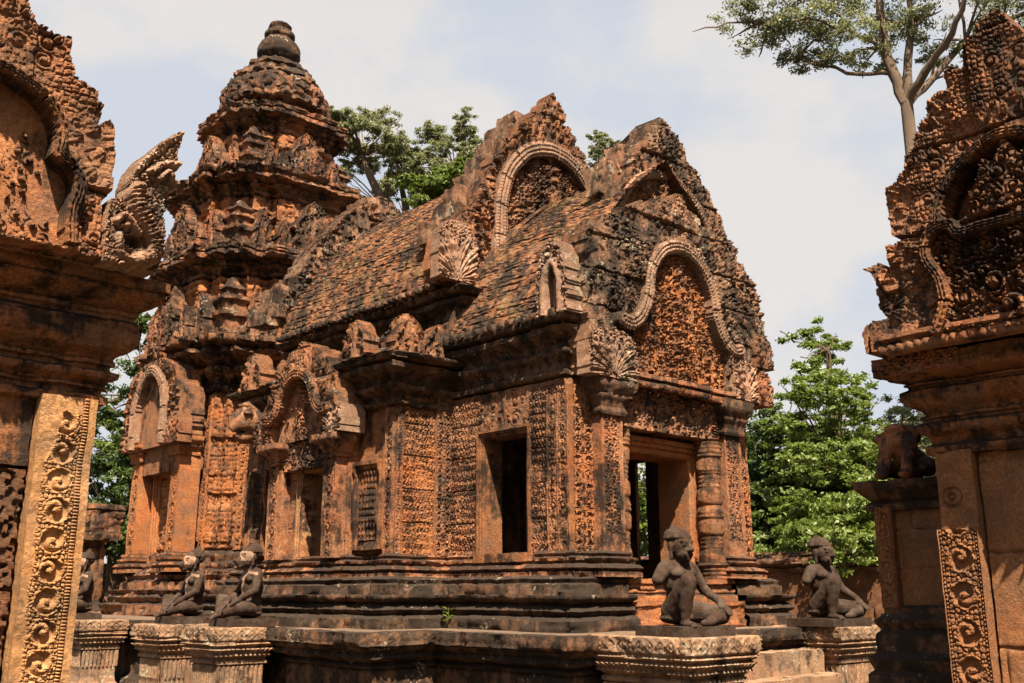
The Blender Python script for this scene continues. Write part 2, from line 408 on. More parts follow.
M['floor'] = stone('worn_paving', (.25, .165, .105), (.21, .155, .11), dark=.40, up=-.15, pale=.22)
M['ochre'] = stone('ochre_sandstone', (.52, .265, .10), (.56, .32, .15), dark=.18, up=.3, pale=.02)
M['plain'] = stone('bare_sandstone', (.40, .15, .055), (.44, .21, .095), dark=.54, up=.35, pale=.08, bump=.7)
M['block'] = stone('shrine_block_sandstone', (.44, .18, .07), (.48, .24, .11), dark=.30, up=.35, pale=.08, bump=.8)
M['pale'] = stone('pale_lichened_sandstone', (.44, .235, .145), (.47, .31, .21), dark=.36, up=.4, pale=.42)
M['roof'] = stone('brick_roof', (.38, .14, .055), (.33, .175, .085), dark=.60, up=.0, pale=.16, sc_=1.7, moss=.65)
M['laterite'] = stone('laterite', (.24, .10, .045), (.28, .14, .07), dark=.34, up=.3, pale=.05, bump=1.0)
M['pedestal'] = stone('pedestal_sandstone', (.42, .235, .135), (.46, .31, .19), dark=.48, up=.0, pale=.45)
M['statue'] = stone('statue_stone', (.052, .029, .019), (.066, .039, .026), dark=.36, up=.1, pale=.0, bump=.45, sc_=3)
M['statue_pale'] = stone('rubbed_statue_stone', (.46, .27, .18), (.52, .345, .24), dark=.12, up=.0, pale=.0, bump=.25)
M['earth'] = stone('laterite_earth', (.13, .085, .055), (.10, .09, .05), dark=.2, up=0, pale=.0, bump=.6)
def leafmat(name, a, b, tr=.35):
    m, t = nodes(name); N, L = t.nodes.new, t.links.new
    o = N('ShaderNodeOutputMaterial'); d = N('ShaderNodeBsdfDiffuse'); tl = N('ShaderNodeBsdfTranslucent'); mx = N('ShaderNodeMixShader'); gl = N('ShaderNodeBsdfGlossy'); m2 = N('ShaderNodeMixShader')
    ge = N('ShaderNodeNewGeometry'); mixc = N('ShaderNodeMix'); mixc.data_type = 'RGBA'
    mixc.inputs['A'].default_value = a + (1,); mixc.inputs['B'].default_value = b + (1,)
    L(ge.outputs['Random Per Island'], mixc.inputs['Factor']); L(mixc.outputs['Result'], d.inputs[0]); L(mixc.outputs['Result'], tl.inputs[0])
    mx.inputs[0].default_value = tr; L(d.outputs[0], mx.inputs[1]); L(tl.outputs[0], mx.inputs[2])
    gl.inputs['Roughness'].default_value = .45; m2.inputs[0].default_value = .03
    L(mx.outputs[0], m2.inputs[1]); L(gl.outputs[0], m2.inputs[2]); L(m2.outputs[0], o.inputs[0])
    return m
M['leaf_bright'] = leafmat('bright_leaves', (.075, .125, .016), (.175, .225, .042), .5)
M['leaf_mid'] = leafmat('mid_leaves', (.042, .075, .016), (.095, .13, .035), .45)
M['leaf_dark'] = leafmat('dull_leaves', (.12, .145, .06), (.235, .24, .11), .55)
M['bark'] = stone('pale_bark', (.30, .22, .155), (.24, .18, .13), dark=.15, up=0, pale=.1, bump=.8)
M['bark_dark'] = stone('dark_bark', (.12, .085, .06), (.16, .11, .075), dark=.2, up=0, pale=.0, bump=.8)

# ------------------------------------------------------------------ architectural builders
mY = (X_, Z_)          # a face looking to -Y: u runs +X
mX = (-Y_, Z_)         # a face looking to -X: u runs -Y
BASEPROF = lambda z0, z1, k=1.0: [(.0, z0), (.13 * k, z0), (.13 * k, z0 + .18 * (z1 - z0)), (.10 * k, z0 + .24 * (z1 - z0)), (.14 * k, z0 + .34 * (z1 - z0)), (.11 * k, z0 + .46 * (z1 - z0)), (.06 * k, z0 + .52 * (z1 - z0)), (.09 * k, z0 + .62 * (z1 - z0)), (.09 * k, z0 + .72 * (z1 - z0)), (.04 * k, z0 + .80 * (z1 - z0)), (.055 * k, z0 + .9 * (z1 - z0)), (.03 * k, z1), (0, z1)]
def capital(z0, z1, k=1.0):
    h = z1 - z0
    return [(0, z0), (.03 * k, z0), (.045 * k, z0 + .1 * h), (.03 * k, z0 + .18 * h), (.035 * k, z0 + .3 * h), (.07 * k, z0 + .42 * h), (.06 * k, z0 + .52 * h), (.11 * k, z0 + .66 * h), (.13 * k, z0 + .74 * h), (.13 * k, z1), (-.05, z1)]
def pilaster(par, face, p0, w, z0, z1, prot, fn, mat, dep=.022, res=.012, base=.28, cap_=.3, name='pilaster', basemat=None, capmat=None):
    """p0: lower left corner (seen from outside) of the wall plane; prot: how far it stands proud"""
    U, V = face; N = np.cross(U, V); O = np.array([p0[0], p0[1], 0.])
    g = G()
    if fn is not None: relief(g, O + N * prot + Z_ * z0, U, V, w, z1 - z0, fn, dep, res, prot + .05)
    else: relief(g, O + N * prot + Z_ * z0, U, V, w, z1 - z0, plainf, .012, .04, prot + .05)
    o = mk(name, g, mat, par)
    pa = [O - N * .02, O + N * (prot + .02), O + U * w + N * (prot + .02), O + U * w - N * .02]
    pa = [tuple(q[:2]) for q in pa]
    if base:
        mk('base', mould(G(), pa, BASEPROF(z0 - base, z0 + .02), False, .03, .016, [(z0 - base * .8, z0 - base * .45, 'petal', .012, .07), (z0 - base * .25, z0 - .02, 'bead', .01, .04)]), basemat or mat, o_child(o), wear=.005)
    if cap_:
        mk('capital', mould(G(), pa, capital(z1 - .02, z1 + cap_), False, .03, .016, [(z1 + .1 * cap_, z1 + .35 * cap_, 'bead', .01, .045), (z1 + .4 * cap_, z1 + .66 * cap_, 'petalup', .014, .07)]), capmat or mat, o_child(o), wear=.005)
    return o
def o_child(o): return o
_mk = mk
def mk(name, g, mat, parent=None, wear=.006, angle=48, origin=None):
    """sub-parts: world offset of a part is that of its thing (parts sit at their thing's origin)"""
    if parent is not None and parent.parent is not None:
        o = _mk(name, g, mat, parent.parent, wear, angle); o.parent = parent; return o
    return _mk(name, g, mat, parent, wear, angle, origin)
def pediment(par, face, C, half, arch, T=.3, res=.015, band=.075, mat=None, seed=0, fdep=.09, tdep=.11, tback=.08, name='pediment', left=None, curl=(.05, .11), kc=.065, bandmat=None, flame=.125, tmat=None, low=None, joint=.42):
    """C: centre of the base line on the front plane; half, arch: right halves as (u, v); low: (half width, height) of the panel below the arch"""
    U, V = face; N = np.cross(U, V); C = np.array(C, float)
    outl = mirror(half) if left is None else left + half
    aline = smoothline([(-u, v) for u, v in arch] + [q for q in arch[::-1] if q[0] > 0], 6)
    us = [p[0] for p in outl]; vsx = [p[1] for p in outl]
    A, B = grid2(min(us) - .04, max(us) + .04, min(vsx), max(vsx) + .04, res)
    w1 = (n2(A, B, .10, seed) - .5) * .07; w2 = (n2(A, B, .10, seed + 9) - .5) * .07
    mask = inpoly(A + w1, np.maximum(B + w2, .001), outl) & (B >= 0)
    ins = inpoly(A, B + .002, aline); d, s = dpoly(A, B, aline)
    if low: ins |= (np.abs(A) < low[0]) & (B < low[1])
    fl = flames(s, d - band, flame, flame * 1.15); f1 = fol(A, B, kc, seed, curl, 45); kn = knob(A, B, kc * .5, seed + 2)
    mixn = np.clip((n2(A, B, .35, seed + 4) - .34) / .15, 0, 1)
    Hh = .01 + fdep * (.85 * (mixn * fl + (1 - mixn) * f1) + .12 * f1 + .16 * kn)
    er = np.clip((n2(A, B, .4, seed + 8) - .3) / .2, 0, 1); Hh = Hh * (.5 + .5 * er)
    fy = (B + .12) / joint; jn = np.clip(np.abs(fy - np.round(fy)) * joint / .014, 0, 1)
    step = (_W[np.floor(fy).astype(int) & 63, (np.floor(A / .55 + .3 * np.floor(fy)).astype(int)) & 63, 0] - .5) * .05      # courses of stone slightly out of line
    Hh = (Hh + .03) * (.35 + .65 * jn) - .03 + step
    g = G(); masked(g, C, U, V, A, B, np.where(ins, -tback - .03, Hh), mask, T)
    o = mk(name, g, mat or M['carve'], par, wear=.010, angle=60)
    m2 = ins & mask & (d > band * .5) if low is None else ins & mask
    f2 = fol(A, B, kc * .9, seed + 7, (curl[0] * .9, curl[1] * 1.25), 75)
    pw_ = kc * 2.7; rw = np.floor(B / pw_); aa = np.abs(A) / pw_ + .5 * (rw % 2); cxi = np.floor(aa); sd = np.where((cxi + rw) % 2 > 0, 1., -1.)
    lx = (aa - cxi - .5) * pw_ + (n2(A, B, .3, seed) - .5) * .03; ly = (B / pw_ - rw - .5) * pw_ + (n2(A, B, .3, seed + 1) - .5) * .03
    rr = np.hypot(lx, ly) / (.47 * pw_); tt = np.arctan2(ly, lx)
    lat = np.where(rr < .74, .08 + .75 * np.clip(np.cos(tt * sd - rr * 5.2 + .6), 0, 1) ** .7, .05 + .6 * knob(A, B, kc * .55, seed + 6)); lat = np.maximum(lat, np.exp(-((rr - .84) / .13) ** 2) * (.8 + .2 * np.cos(tt * 9)))
    lat = np.where(rr < .2, .9, lat); um = np.clip((n2(A, B, .33, seed + 11) - .36) / .14, 0, 1); f2 = um * lat + (1 - um) * f2
    if half[-1][1] > 1.5: f2 = np.maximum(f2, figure_h(A, B - .28 * half[-1][1], .30 * half[-1][1]) * 9)
    if m2.any() and tdep > 0:
        mk('tympanum', masked(G(), C, U, V, A, B, -tback + tdep * (.9 * f2 + .2 * kn) + .05 * np.exp(-(A / .13) ** 2), m2, .04), tmat or M['carve'], o, wear=.006, angle=60)
    q = np.clip(d / band, 0, 1)
    bh = .075 + .035 * np.sqrt(np.clip(1 - q ** 4, 0, 1)) + .009 * np.cos(q * 12.) + .008 * np.cos(s * 2 * math.pi / .045) * (np.abs(q - .55) < .2) - .03 * (np.abs((s / .42) % 1 - .5) < .016)
    mk('arch_frame', masked(G(), C, U, V, A, B, bh, (d < band) & mask, tback + .1), bandmat or M['pale'], o, wear=.008, angle=60)
    return o
def flame_block(par, face, C, w, h, T, mat, name='naga', lobes=9, seed=0, res=.0095, pw=.35):
    """block with a spray of flame leaves rising from its foot; C lower left corner"""
    U, V = face; A, B = grid2(0, w, 0, h, res)
    x = A - w / 2; xx = np.abs(x); top = h * (.55 + .45 * np.clip(np.cos(math.pi * x / w), 0, 1) ** pw)
    mask = (B < top + (n2(A, B, .06, seed) - .5) * .05 - .025 * np.abs(np.sin(x / w * 15))) & (xx < w * .49 + (n2(A, B, .08, seed + 2) - .5) * .03)
    r = np.hypot(x, B) / h + 1e-6; th = np.degrees(np.arctan2(B, xx)); t = (th - 8 + 26 * (r - .5)) / 82 * (lobes / 2)
    y = np.abs(t % 1 - .5) * 2; k = np.floor(t); Rl = .70 + .28 * _W[(k.astype(int) + seed) & 63, 3, 0]
    leaf = np.sqrt(np.clip(1 - (y / np.clip(1.02 - (r / Rl) ** 4, .02, 1)) ** 2, 0, 1)) * (r < Rl) * (r > .22)
    t2 = (th - 8 + 20 * r) / 82 * (lobes / 2 + 1.5); y2 = np.abs(t2 % 1 - .5) * 2; leaf2 = np.sqrt(np.clip(1 - (y2 / np.clip(1.0 - (r / .36) ** 3, .02, 1)) ** 2, 0, 1)) * (r < .36)
    vein = 1 - .35 * np.exp(-(y / .16) ** 2) + .12 * np.cos(r * 34)
    Hh = .015 + .085 * leaf * (.35 + .65 * r) * vein + .05 * fol(A, B, .04, seed, (.03, .06), 160) * (leaf < .05); Hh = np.maximum(Hh, .09 * leaf2 * (.5 + r))
    return mk(name, masked(G(), C, U, V, A, B, Hh, mask, T), mat, par, wear=.008, angle=60)
def fan(par, face, C, Rr, T=.16, lobes=5, a0=10, a1=170, mat=None, res=.012, name='naga', flip=1):
    """multi-headed naga fan rising from C"""
    U, V = face
    A, B = grid2(-Rr * 1.05, Rr * 1.05, 0, Rr * 1.1, res); r = np.hypot(A, B) + 1e-6; th = np.degrees(np.arctan2(B, A * flip))
    t = np.clip((th - a0) / (a1 - a0), 0, 1) * lobes; x = np.abs(t % 1 - .5) * 2
    Ro = Rr * (.80 + .2 * (1 - x ** 2)) * (.82 + .18 * np.sin(np.radians(th)))
    mask = (r < Ro) & (th > a0) & (th < a1)
    Hh = .03 + .08 * np.sqrt(np.clip(1 - x ** 2, 0, 1)) * np.clip(r / Rr * 1.5, 0, 1) + .03 * np.cos(r * 2 * math.pi / (Rr * .16)) * (x < .35) * (r > .45 * Rr) + .05 * (r < Rr * .3) * knob(A, B, .05)
    return mk(name, masked(G(), C, U, V, A, B, Hh, mask, T), mat or M['pale'], par, wear=.006, angle=60)
def antefix_geo(w, h, T=.12, seed=0, res=.02):
    """leaf-shaped stele standing at the origin and looking to -Y"""
    A, B = grid2(-w / 2 - .02, w / 2 + .02, 0, h + .02, res)
    hw = w / 2 * np.clip(1 - (np.clip(B / h, 0, 1)) ** 2.0, 0, 1) ** .75 * (1 + .12 * np.sin(B / h * 16)) * np.where(B < .12 * h, 1.0, .95)
    mask = np.abs(A) < hw
    q = np.abs(A) / (hw + 1e-6)
    Hh = .02 + .05 * fol(A, B, .06, seed, (.04, .09), 90) + .04 * np.exp(-((q - .85) / .12) ** 2) + .05 * np.exp(-(A / (w * .14)) ** 2) * (B < .62 * h)
    return masked(G(), np.zeros(3), X_, Z_, A, B, Hh, mask, T)
def figure_h(A, B, h):
    """relief of a standing figure of height h above the origin"""
    Hh = np.zeros(A.shape)
    def cap_(x0, y0, x1, y1, r0, r1, a=1.):
        nonlocal Hh
        dx, dy = x1 - x0, y1 - y0; t = np.clip(((A - x0 * h) * dx * h + (B - y0 * h) * dy * h) / ((dx * dx + dy * dy) * h * h + 1e-9), 0, 1)
        r = (r0 + (r1 - r0) * t) * h; d = np.hypot(A - (x0 + dx * t) * h, B - (y0 + dy * t) * h)
        Hh = np.maximum(Hh, a * np.sqrt(np.clip(r * r - d * d, 0, None)))
    cap_(-.06, .02, -.05, .45, .045, .07); cap_(.06, .02, .05, .45, .045, .07); cap_(0, .46, 0, .5, .11, .1)
    cap_(0, .5, 0, .74, .085, .115); cap_(0, .76, 0, .8, .05, .05); cap_(0, .88, 0, .89, .075, .075, 1.2); cap_(0, .93, 0, 1.02, .06, .02)
    cap_(-.14, .75, -.17, .58, .045, .038); cap_(-.17, .58, -.15, .42, .038, .03); cap_(.14, .75, .19, .6, .045, .038); cap_(.19, .6, .13, .74, .036, .03)
    return Hh
def niche(par, face, p0, w, z0, h, mat):
    """framed niche with a standing figure"""
    U, V = face; N = np.cross(U, V); O = np.array([p0[0], p0[1], z0])
    A, B = grid2(-w / 2, w / 2, 0, h, .012); arch = smoothline([(-w * .33, 0), (-w * .33, h * .6), (-w * .2, h * .78), (0, h * .9), (w * .2, h * .78), (w * .33, h * .6), (w * .33, 0)], 4)
    ins = inpoly(A, B + .001, arch); d, s = dpoly(A, B, arch)
    Hh = np.where(ins, .005, .04 + .035 * fol(A, B, .05, 3, (.03, .06), 120)); Hh = np.where(d < .03, .085 * np.sqrt(1 - (d / .03) ** 2 * .7), Hh)
    o = mk('niche', masked(G(), O, U, V, A, B, Hh, A > -9, .06), mat, par)
    fg = figure_h(A, B - .02, h * .74); m = fg > .002
    mk('carved_figure', masked(G(), O + N * .006, U, V, A, B, fg * 1.1, m, .02), M['carve'], o, angle=70)
    return o
def baluster_window(par, face, p0, w, z0, h, mat, nb=5):
    U, V = face; N = np.cross(U, V); O = np.array([p0[0], p0[1], z0])
    def fr(A, B):
        e = np.minimum(np.minimum(A, w - A), np.minimum(B, h - B)); return np.where(e < .05, 1., np.where(e < .085, .72, np.where(e < .11, .5, .0)))
    o = mk('false_window', relief(G(), O, U, V, w, h, fr, .10, .014, .03), mat, par)
    iw, ih = w - .22, h - .22
    def bl(A, B):
        x = np.abs((A / iw * nb) % 1 - .5) * 2; ring = .62 + .38 * np.abs(np.cos(B * math.pi / .075)) ** .6
        return np.sqrt(np.clip(1 - (x / ring) ** 2, 0, 1)) * ring
    mk('baluster_grille', relief(G(), O + U * .11 + V * .11 + N * .01, U, V, iw, ih, bl, .075, .012, .01), mat, o)
    return o
def frame3(par, face, p0, w, z0, h, name, mat, fw=.16, prot=.10, depth=.30, back=True):
    """nested door or window frame round an opening w x h whose lower left corner is p0 (sill at z0)"""
    U, V = face; N = np.cross(U, V); O = np.array([p0[0], p0[1], z0]); g = G()
    pr = [(fw, -.03), (fw, prot), (fw * .72, prot), (fw * .70, prot * .7), (fw * .42, prot * .7), (fw * .40, prot * .4), (fw * .1, prot * .4), (0, prot * .25), (0, -depth)]
    c = [(0, 0), (w, 0), (w, h), (0, h)]
    for (a, b), (da, db) in zip(((c[0], c[3]), (c[3], c[2]), (c[2], c[1]), (c[1], c[0])), (((-1, -1), (-1, 1)), ((-1, 1), (1, 1)), ((1, 1), (1, -1)), ((1, -1), (-1, -1)))):
        k = np.linspace(0, 1, 14); rows = []
        for t in k:
            rows.append([O + U * ((a[0] + da[0] * o_) * (1 - t) + (b[0] + db[0] * o_) * t) + V * ((a[1] + da[1] * o_) * (1 - t) + (b[1] + db[1] * o_) * t) + N * n_ for o_, n_ in pr])
        g.grid(np.array(rows)[::-1])
    return mk(name, g, mat, par, wear=.005, angle=30)
def roof_side(g, sx, x0, z0, x1, z1, y0, y1, bulge, flare=.0, res=.018, seed=0, ch=.036, bl=.15):
    """one curved slope of bricks from the eave (x0,z0) to the ridge (x1,z1)"""
    L = math.hypot(x1 - x0, z1 - z0); nt = int(L * 1.08 / res); ny = int((y1 - y0) / .03)
    t = np.linspace(0, 1, nt); y = np.linspace(y0, y1, ny)
    nx, nz = -(z1 - z0) / L, (x1 - x0) / L
    if nz < 0: nx, nz = -nx, -nz
    bu = bulge * np.sin(math.pi * t) - flare * np.exp(-t / .12)
    px = x0 + (x1 - x0) * t + nx * bu; pz = z0 + (z1 - z0) * t + nz * bu
    YY, S = np.meshgrid(y, t * L, indexing='ij')
    row = np.floor(S / ch); off = _W[row.astype(int) & 63, seed, 0]; c = np.floor(YY / bl + off); fx = (YY / bl + off) % 1; fs = (S / ch) % 1
    rnd = _W[(row.astype(int) * 5 + seed) & 63, c.astype(int) & 63, 1]
    hh = .011 * rnd + .012 * (1 - fs) - .012 * ((np.minimum(fx, 1 - fx) * bl < .012) | (fs > .84)) + .05 * (n2(YY, S, .45, 5) - .5) + .020 * (n2(YY, S, .07, 6) - .5)
    P = np.stack([np.repeat(px[None], ny, 0) + nx * hh, YY, np.repeat(pz[None], ny, 0) + nz * hh], -1)
    if sx > 0: P = P[::-1]
    return g.grid(P[::-1])

def at(px, py, D):
    """point at horizontal distance D on the line of sight through pixel (px, py), relative to the eye"""
    p, h = R(PITCH), R(HEAD); hv = np.array([math.sin(h), math.cos(h), 0]); r = np.array([math.cos(h), -math.sin(h), 0])
    d = hv * math.cos(p) + Z_ * math.sin(p) + r * (px - 512) / FPX + (-hv * math.sin(p) + Z_ * math.cos(p)) * (341.5 - py) / FPX
    return d * D / math.hypot(d[0], d[1])

# ================================================================== GROUND
ZT = -.38                    # top of the stone terrace
g = G(); a = np.concatenate([[-600, -200, -80, -40], np.arange(-20, 46, 1.), [60, 100, 250, 600]]); A, B = np.meshgrid(a, a, indexing='ij')
P = np.stack([A, B, A * 0 - H + .05 * (n2(A, B, 2.3, 1) - .5)], -1); g.grid(P)
gr = mk('ground', g, M['earth'], wear=0); gr['kind'] = 'structure'

# ================================================================== TERRACE
ter = thing('stone_terrace', 'low moulded stone terrace carrying the tower and the roofed temple hall', 'terrace', (9, 12, -H))
TP = [(6.5, 6.3), (11.4, 6.3), (11.4, 8.0), (12.3, 8.0), (12.3, 13.6), (12.2, 13.6), (12.2, 20.2), (5.95, 20.2), (5.95, 9.9), (5.72, 9.9), (5.72, 8.15), (6.5, 8.15)]
TPROF = [(.0, -H - .02), (.06, -H + .14), (.04, -H + .2), (-.02, -H + .26), (.05, -H + .34), (.0, -H + .44), (-.10, -H + .5), (-.10, -.72), (-.05, -.70), (-.09, -.66), (-.01, -.62), (-.03, -.57), (.04, -.53), (.04, -.505), (.075, -.50), (.075, ZT), (-.05, ZT + .005)]
TORN = [(-.62, -.54, 'petalup', .018, .06), (-.50, -.385, 'diamond', .017, .105), (-H + .26, -H + .44, 'petal', .03, .12), (-.9, -.74, 'petal', .014, .08)]
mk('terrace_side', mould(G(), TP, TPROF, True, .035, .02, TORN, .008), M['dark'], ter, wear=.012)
def slabs(A, B):
    h = blocks(.62, .47, 3, .25)(A, B); return h
mk('paving', relief(G(), (5.55, 6.12, ZT - .012), X_, Y_, 6.9, 14.2, lambda A, B: slabs(A, B), .018, .05, .0).xf(lambda v: v), M['floor'], ter, wear=.006) if False else None
cg = G(); cap(cg, offpath(TP, -.04), ZT + .004)
mk('paving', cg, M['floor'], ter, wear=.008)

def pedestal(x0, x1, y0, y1, label, zt=ZT + .012, side=None):
    p = thing('statue_pedestal', label, 'pedestal', ((x0 + x1) / 2, (y0 + y1) / 2, -H), 'moulded statue pedestals along the terrace edge')
    path = rect(x0, x1, y0, y1); k = -.06
    prof = [(.0, -H - .02), (.0, -H + .2), (-.03, -H + .26), (.02, -H + .34), (-.05, -H + .42), (-.07, -H + .5), (-.07, -.76), (-.04, -.75), (-.04, -.72), (-.06, -.70), (-.02, -.665), (-.03, -.64), (.015, -.60), (-.01, -.575), (.03, -.545), (.02, -.525), (.03, -.52), (.045, -.505), (.045, zt - .01), (.03, zt), (-.05, zt)]
    o = mk('moulded_sides', mould(G(), path, prof, True, .014, .012, [(-.665, -.59, 'petalup', .02, .055), (-.575, -.525, 'bead', .012, .04), (-.500, zt - .012, 'diamond', .017, .105), (-.98, -.77, 'petal', .022, .07)], .004), M['pedestal'], p, wear=.004)
    mk('top_slab', cap(G(), offpath(path, -.04), zt), M['floor'], p, wear=.004)
    return p
pedestal(6.86, 7.74, 5.25, 6.32, 'carved pedestal of the seated statue nearest the front doorway, left of the door steps')
pedestal(10.22, 11.34, 5.82, 6.6, 'carved pedestal under the statue at the right of the door steps, before the far wall')
pedestal(5.2, 5.86, 10.2, 10.95, 'carved pedestal with a zigzag band under the larger of the two pale faced statues')
pedestal(5.2, 5.86, 11.6, 12.33, 'carved pedestal with a plain smooth end, under the smaller pale faced statue')
pedestal(5.2, 5.8, 14.1, 14.8, 'farthest carved pedestal, just right of the scroll carved gate pillar')
def steps(name, label, x0, x1, y0, y1, n, axis):
    s = thing(name, label, 'steps', ((x0 + x1) / 2, (y0 + y1) / 2, -H))
    for k in range(n):
        z1 = ZT - .22 - (n - 1 - k) * .24; f = (k) / n
        g = box(G(), x0, x1, y0 + (y1 - y0) * f, y1, -H, z1, .06) if axis == 'y' else box(G(), x0 + (x1 - x0) * f, x1, y0, y1, -H, z1, .06)
        mk('step', g, M['pedestal'], s, wear=.016)
    return s
steps('stone_steps', 'worn lichened steps climbing to the front doorway between two seated statues', 7.80, 10.2, 5.25, 6.27, 4, 'y')
steps('stone_steps', 'narrow worn steps between the two pedestals of the pale faced statues', 4.9, 5.9, 10.98, 11.58, 5, 'x')

def put(o, first, par, loc, rz=0, s=1, sz=None):
    sz = sz or s
    if first: o.parent = par; o.location = Vector((loc[0], loc[1], loc[2] + H)) - par.location; o.rotation_euler = (0, 0, rz); o.scale = (s, s, sz); return o
    return inst(o, par, loc, rz, s, sz)
LEFT = -math.pi / 2          # turns a face from -Y to -X
# ================================================================== TEMPLE HALL
hall = thing('temple_hall', 'carved red sandstone temple hall with brick vaulted roof and tall front gable', 'temple', (9, 10, ZT))
REST = [(10.5, 9.1), (11.4, 9.1), (11.4, 12.5), (9.6, 12.5), (9.6, 15.4), (8.6, 15.4), (8.6, 12.5), (6.65, 12.5), (6.65, 11.35), (6.5, 11.35), (6.5, 9.8), (6.65, 9.8), (6.65, 9.1), (7.42, 9.1)]
WPATH = [(9.55, 7.25), (9.86, 7.25), (9.86, 6.97), (10.20, 6.97), (10.20, 7.10), (10.5, 7.10)] + REST + [(7.42, 7.10), (7.70, 7.10), (7.70, 6.97), (8.03, 6.97), (8.03, 7.25), (8.4, 7.25)]
PPATH = [(9.88, 7.17), (10.5, 7.17)] + REST + [(7.42, 7.17), (8.0, 7.17)]
PL1 = [(.45, ZT - .02), (.45, -.27), (.42, -.25), (.36, -.23), (.40, -.18), (.34, -.13), (.33, -.11), (.41, -.075), (.42, -.03), (.28, -.03)]
PL2 = [(.30, -.04), (.30, .07), (.25, .09), (.27, .13), (.20, .16), (.0, .165)]
PORN = [(-.23, -.13, 'petal', .014, .07), (-.075, -.035, 'bead', .008, .05)]
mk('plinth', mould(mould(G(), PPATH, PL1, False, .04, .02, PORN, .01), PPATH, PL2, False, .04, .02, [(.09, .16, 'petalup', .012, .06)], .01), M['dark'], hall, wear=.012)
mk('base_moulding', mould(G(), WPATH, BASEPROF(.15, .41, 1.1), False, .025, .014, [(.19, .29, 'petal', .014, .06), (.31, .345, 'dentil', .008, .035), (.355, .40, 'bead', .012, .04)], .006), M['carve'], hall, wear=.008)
# --- porch walls
pw = lambda name, face, p0, w, z0, h, fn, mat=None, dep=.022, res=.013, side=.28: mk(name, relief(G(), (p0[0], p0[1], z0), face[0], face[1], w, h, fn, dep, res, side), M[mat or 'carve'], hall)
WZ0, WZ1 = .38, 2.2
pw('wall', mX, (7.42, 9.1), .58, WZ0, WZ1 - WZ0, diaper(.088, 1), dep=.042, res=.009)
pw('wall', mX, (7.42, 7.70), .55, WZ0, WZ1 - WZ0, diaper(.088, 2), dep=.042, res=.009)
pw('wall', mX, (7.42, 8.53), .83, 1.76, WZ1 - 1.76, foliage(.05, 4, (.05, .10), 60, joint=.45), 'carve', .03)
wf = frame3(hall, mX, (7.42, 8.45), .69, .40, 1.28, 'window_frame', M['plain'], .085, .06, .26)
mk('sill', box(G(), 7.31, 7.5, 7.70, 8.52, .31, .40, .05), M['plain'], wf, wear=.006)
# front wall, door, lintel, colonettes
pw('wall', mY, (8.0, 7.25), .42, .15, 2.1, plainf, 'plain', .01, .05)
pw('wall', mY, (9.55, 7.25), .4, .15, 2.1, plainf, 'plain', .01, .05)
pw('wall', mY, (8.0, 7.25), 1.95, 1.62, .66, plainf, 'plain', .01, .05)
df = frame3(hall, mY, (8.42, 7.25), 1.10, .14, 1.38, 'door_frame', M['orange'], .17, .12, .42)
mk('sill', mould(mould(G(), [(8.06, 7.3), (8.06, 6.92), (9.84, 6.92), (9.84, 7.3)], [(.0, -.10), (.05, -.10), (.05, -.04), (.015, -.02), (.03, .02), (.0, .04), (.0, .08), (.04, .09), (.04, .14), (-.3, .145)], False, .05, .012, [(-.02, .02, 'bead', .01, .05)]), [(8.04, 7.3), (8.04, 6.80), (9.86, 6.80), (9.86, 7.3)], [(0, -.39), (.03, -.36), (.03, -.30), (0, -.27), (0, -.16), (.03, -.14), (.03, -.10), (-.2, -.095)], False, .05, .015, [(-.27, -.16, 'leaf', .02, .06)]), M['orange'], df, wear=.01)
mk('lintel', relief(G(), (8.05, 7.02, 1.74), X_, Z_, 1.78, .46, foliage(.05, 12, (.05, .10), 120), .07, .012, .3), M['carve'], hall, wear=.008)
def cring(th, z): k = np.clip(1.6 * np.cos(z * 2 * math.pi / .36), -.2, 1); return 1 + .10 * k + .035 * np.cos(z * 2 * math.pi / .05) * (k < .5) + .03 * np.abs(np.cos(th * 6)) * (k > .6)
for cx, cy, r in ((9.69, 7.05, .135), (8.18, 7.13, .11)):
    mk('colonette', lathe(G(), (cx, cy, 0), dense([(r * 1.25, .14), (r * 1.3, .30), (r, .33), (r * 1.02, .8), (r * 1.16, .84), (r * 1.16, .92), (r * 1.0, .96), (r, 1.5), (r * 1.2, 1.55), (r * 1.25, 1.74)], .012), 28, cring), M['plain'], hall, wear=.006)
# corner pilasters and porch columns
def twin(w, seed):
    f = scroll(w / 2, seed)
    return lambda A, B: f(np.where(A < w / 2, A, w - A), B)
for x0, x1 in ((7.40, 7.72), (10.20, 10.52)):
    pilaster(hall, mY, (x0, 7.2), x1 - x0, .39, 2.12, .115, twin(x1 - x0, 2), M['orange'], .045, .0085, 0, 0)
def colfn(A, B):
    e = np.minimum(A, .33 - A); f = fol(A, B, .03, 4, (.02, .042), 420, .7); return np.where(e < .035, .75, np.where(e < .05, .2, f)) * np.where(B < .20, .0, 1) + np.where(B < .20, .5, 0)
for x0 in (7.70, 9.87):
    pilaster(hall, mY, (x0, 7.2), .33, .39, 1.84, .25, colfn, M['carve'], .032, .007, 0, .40, 'column', capmat=M['dark'])
pilaster(hall, mX, (7.42, 7.42), .30, .39, 2.05, .02, twin(.30, 6), M['carve'], .035, .01, 0, 0)
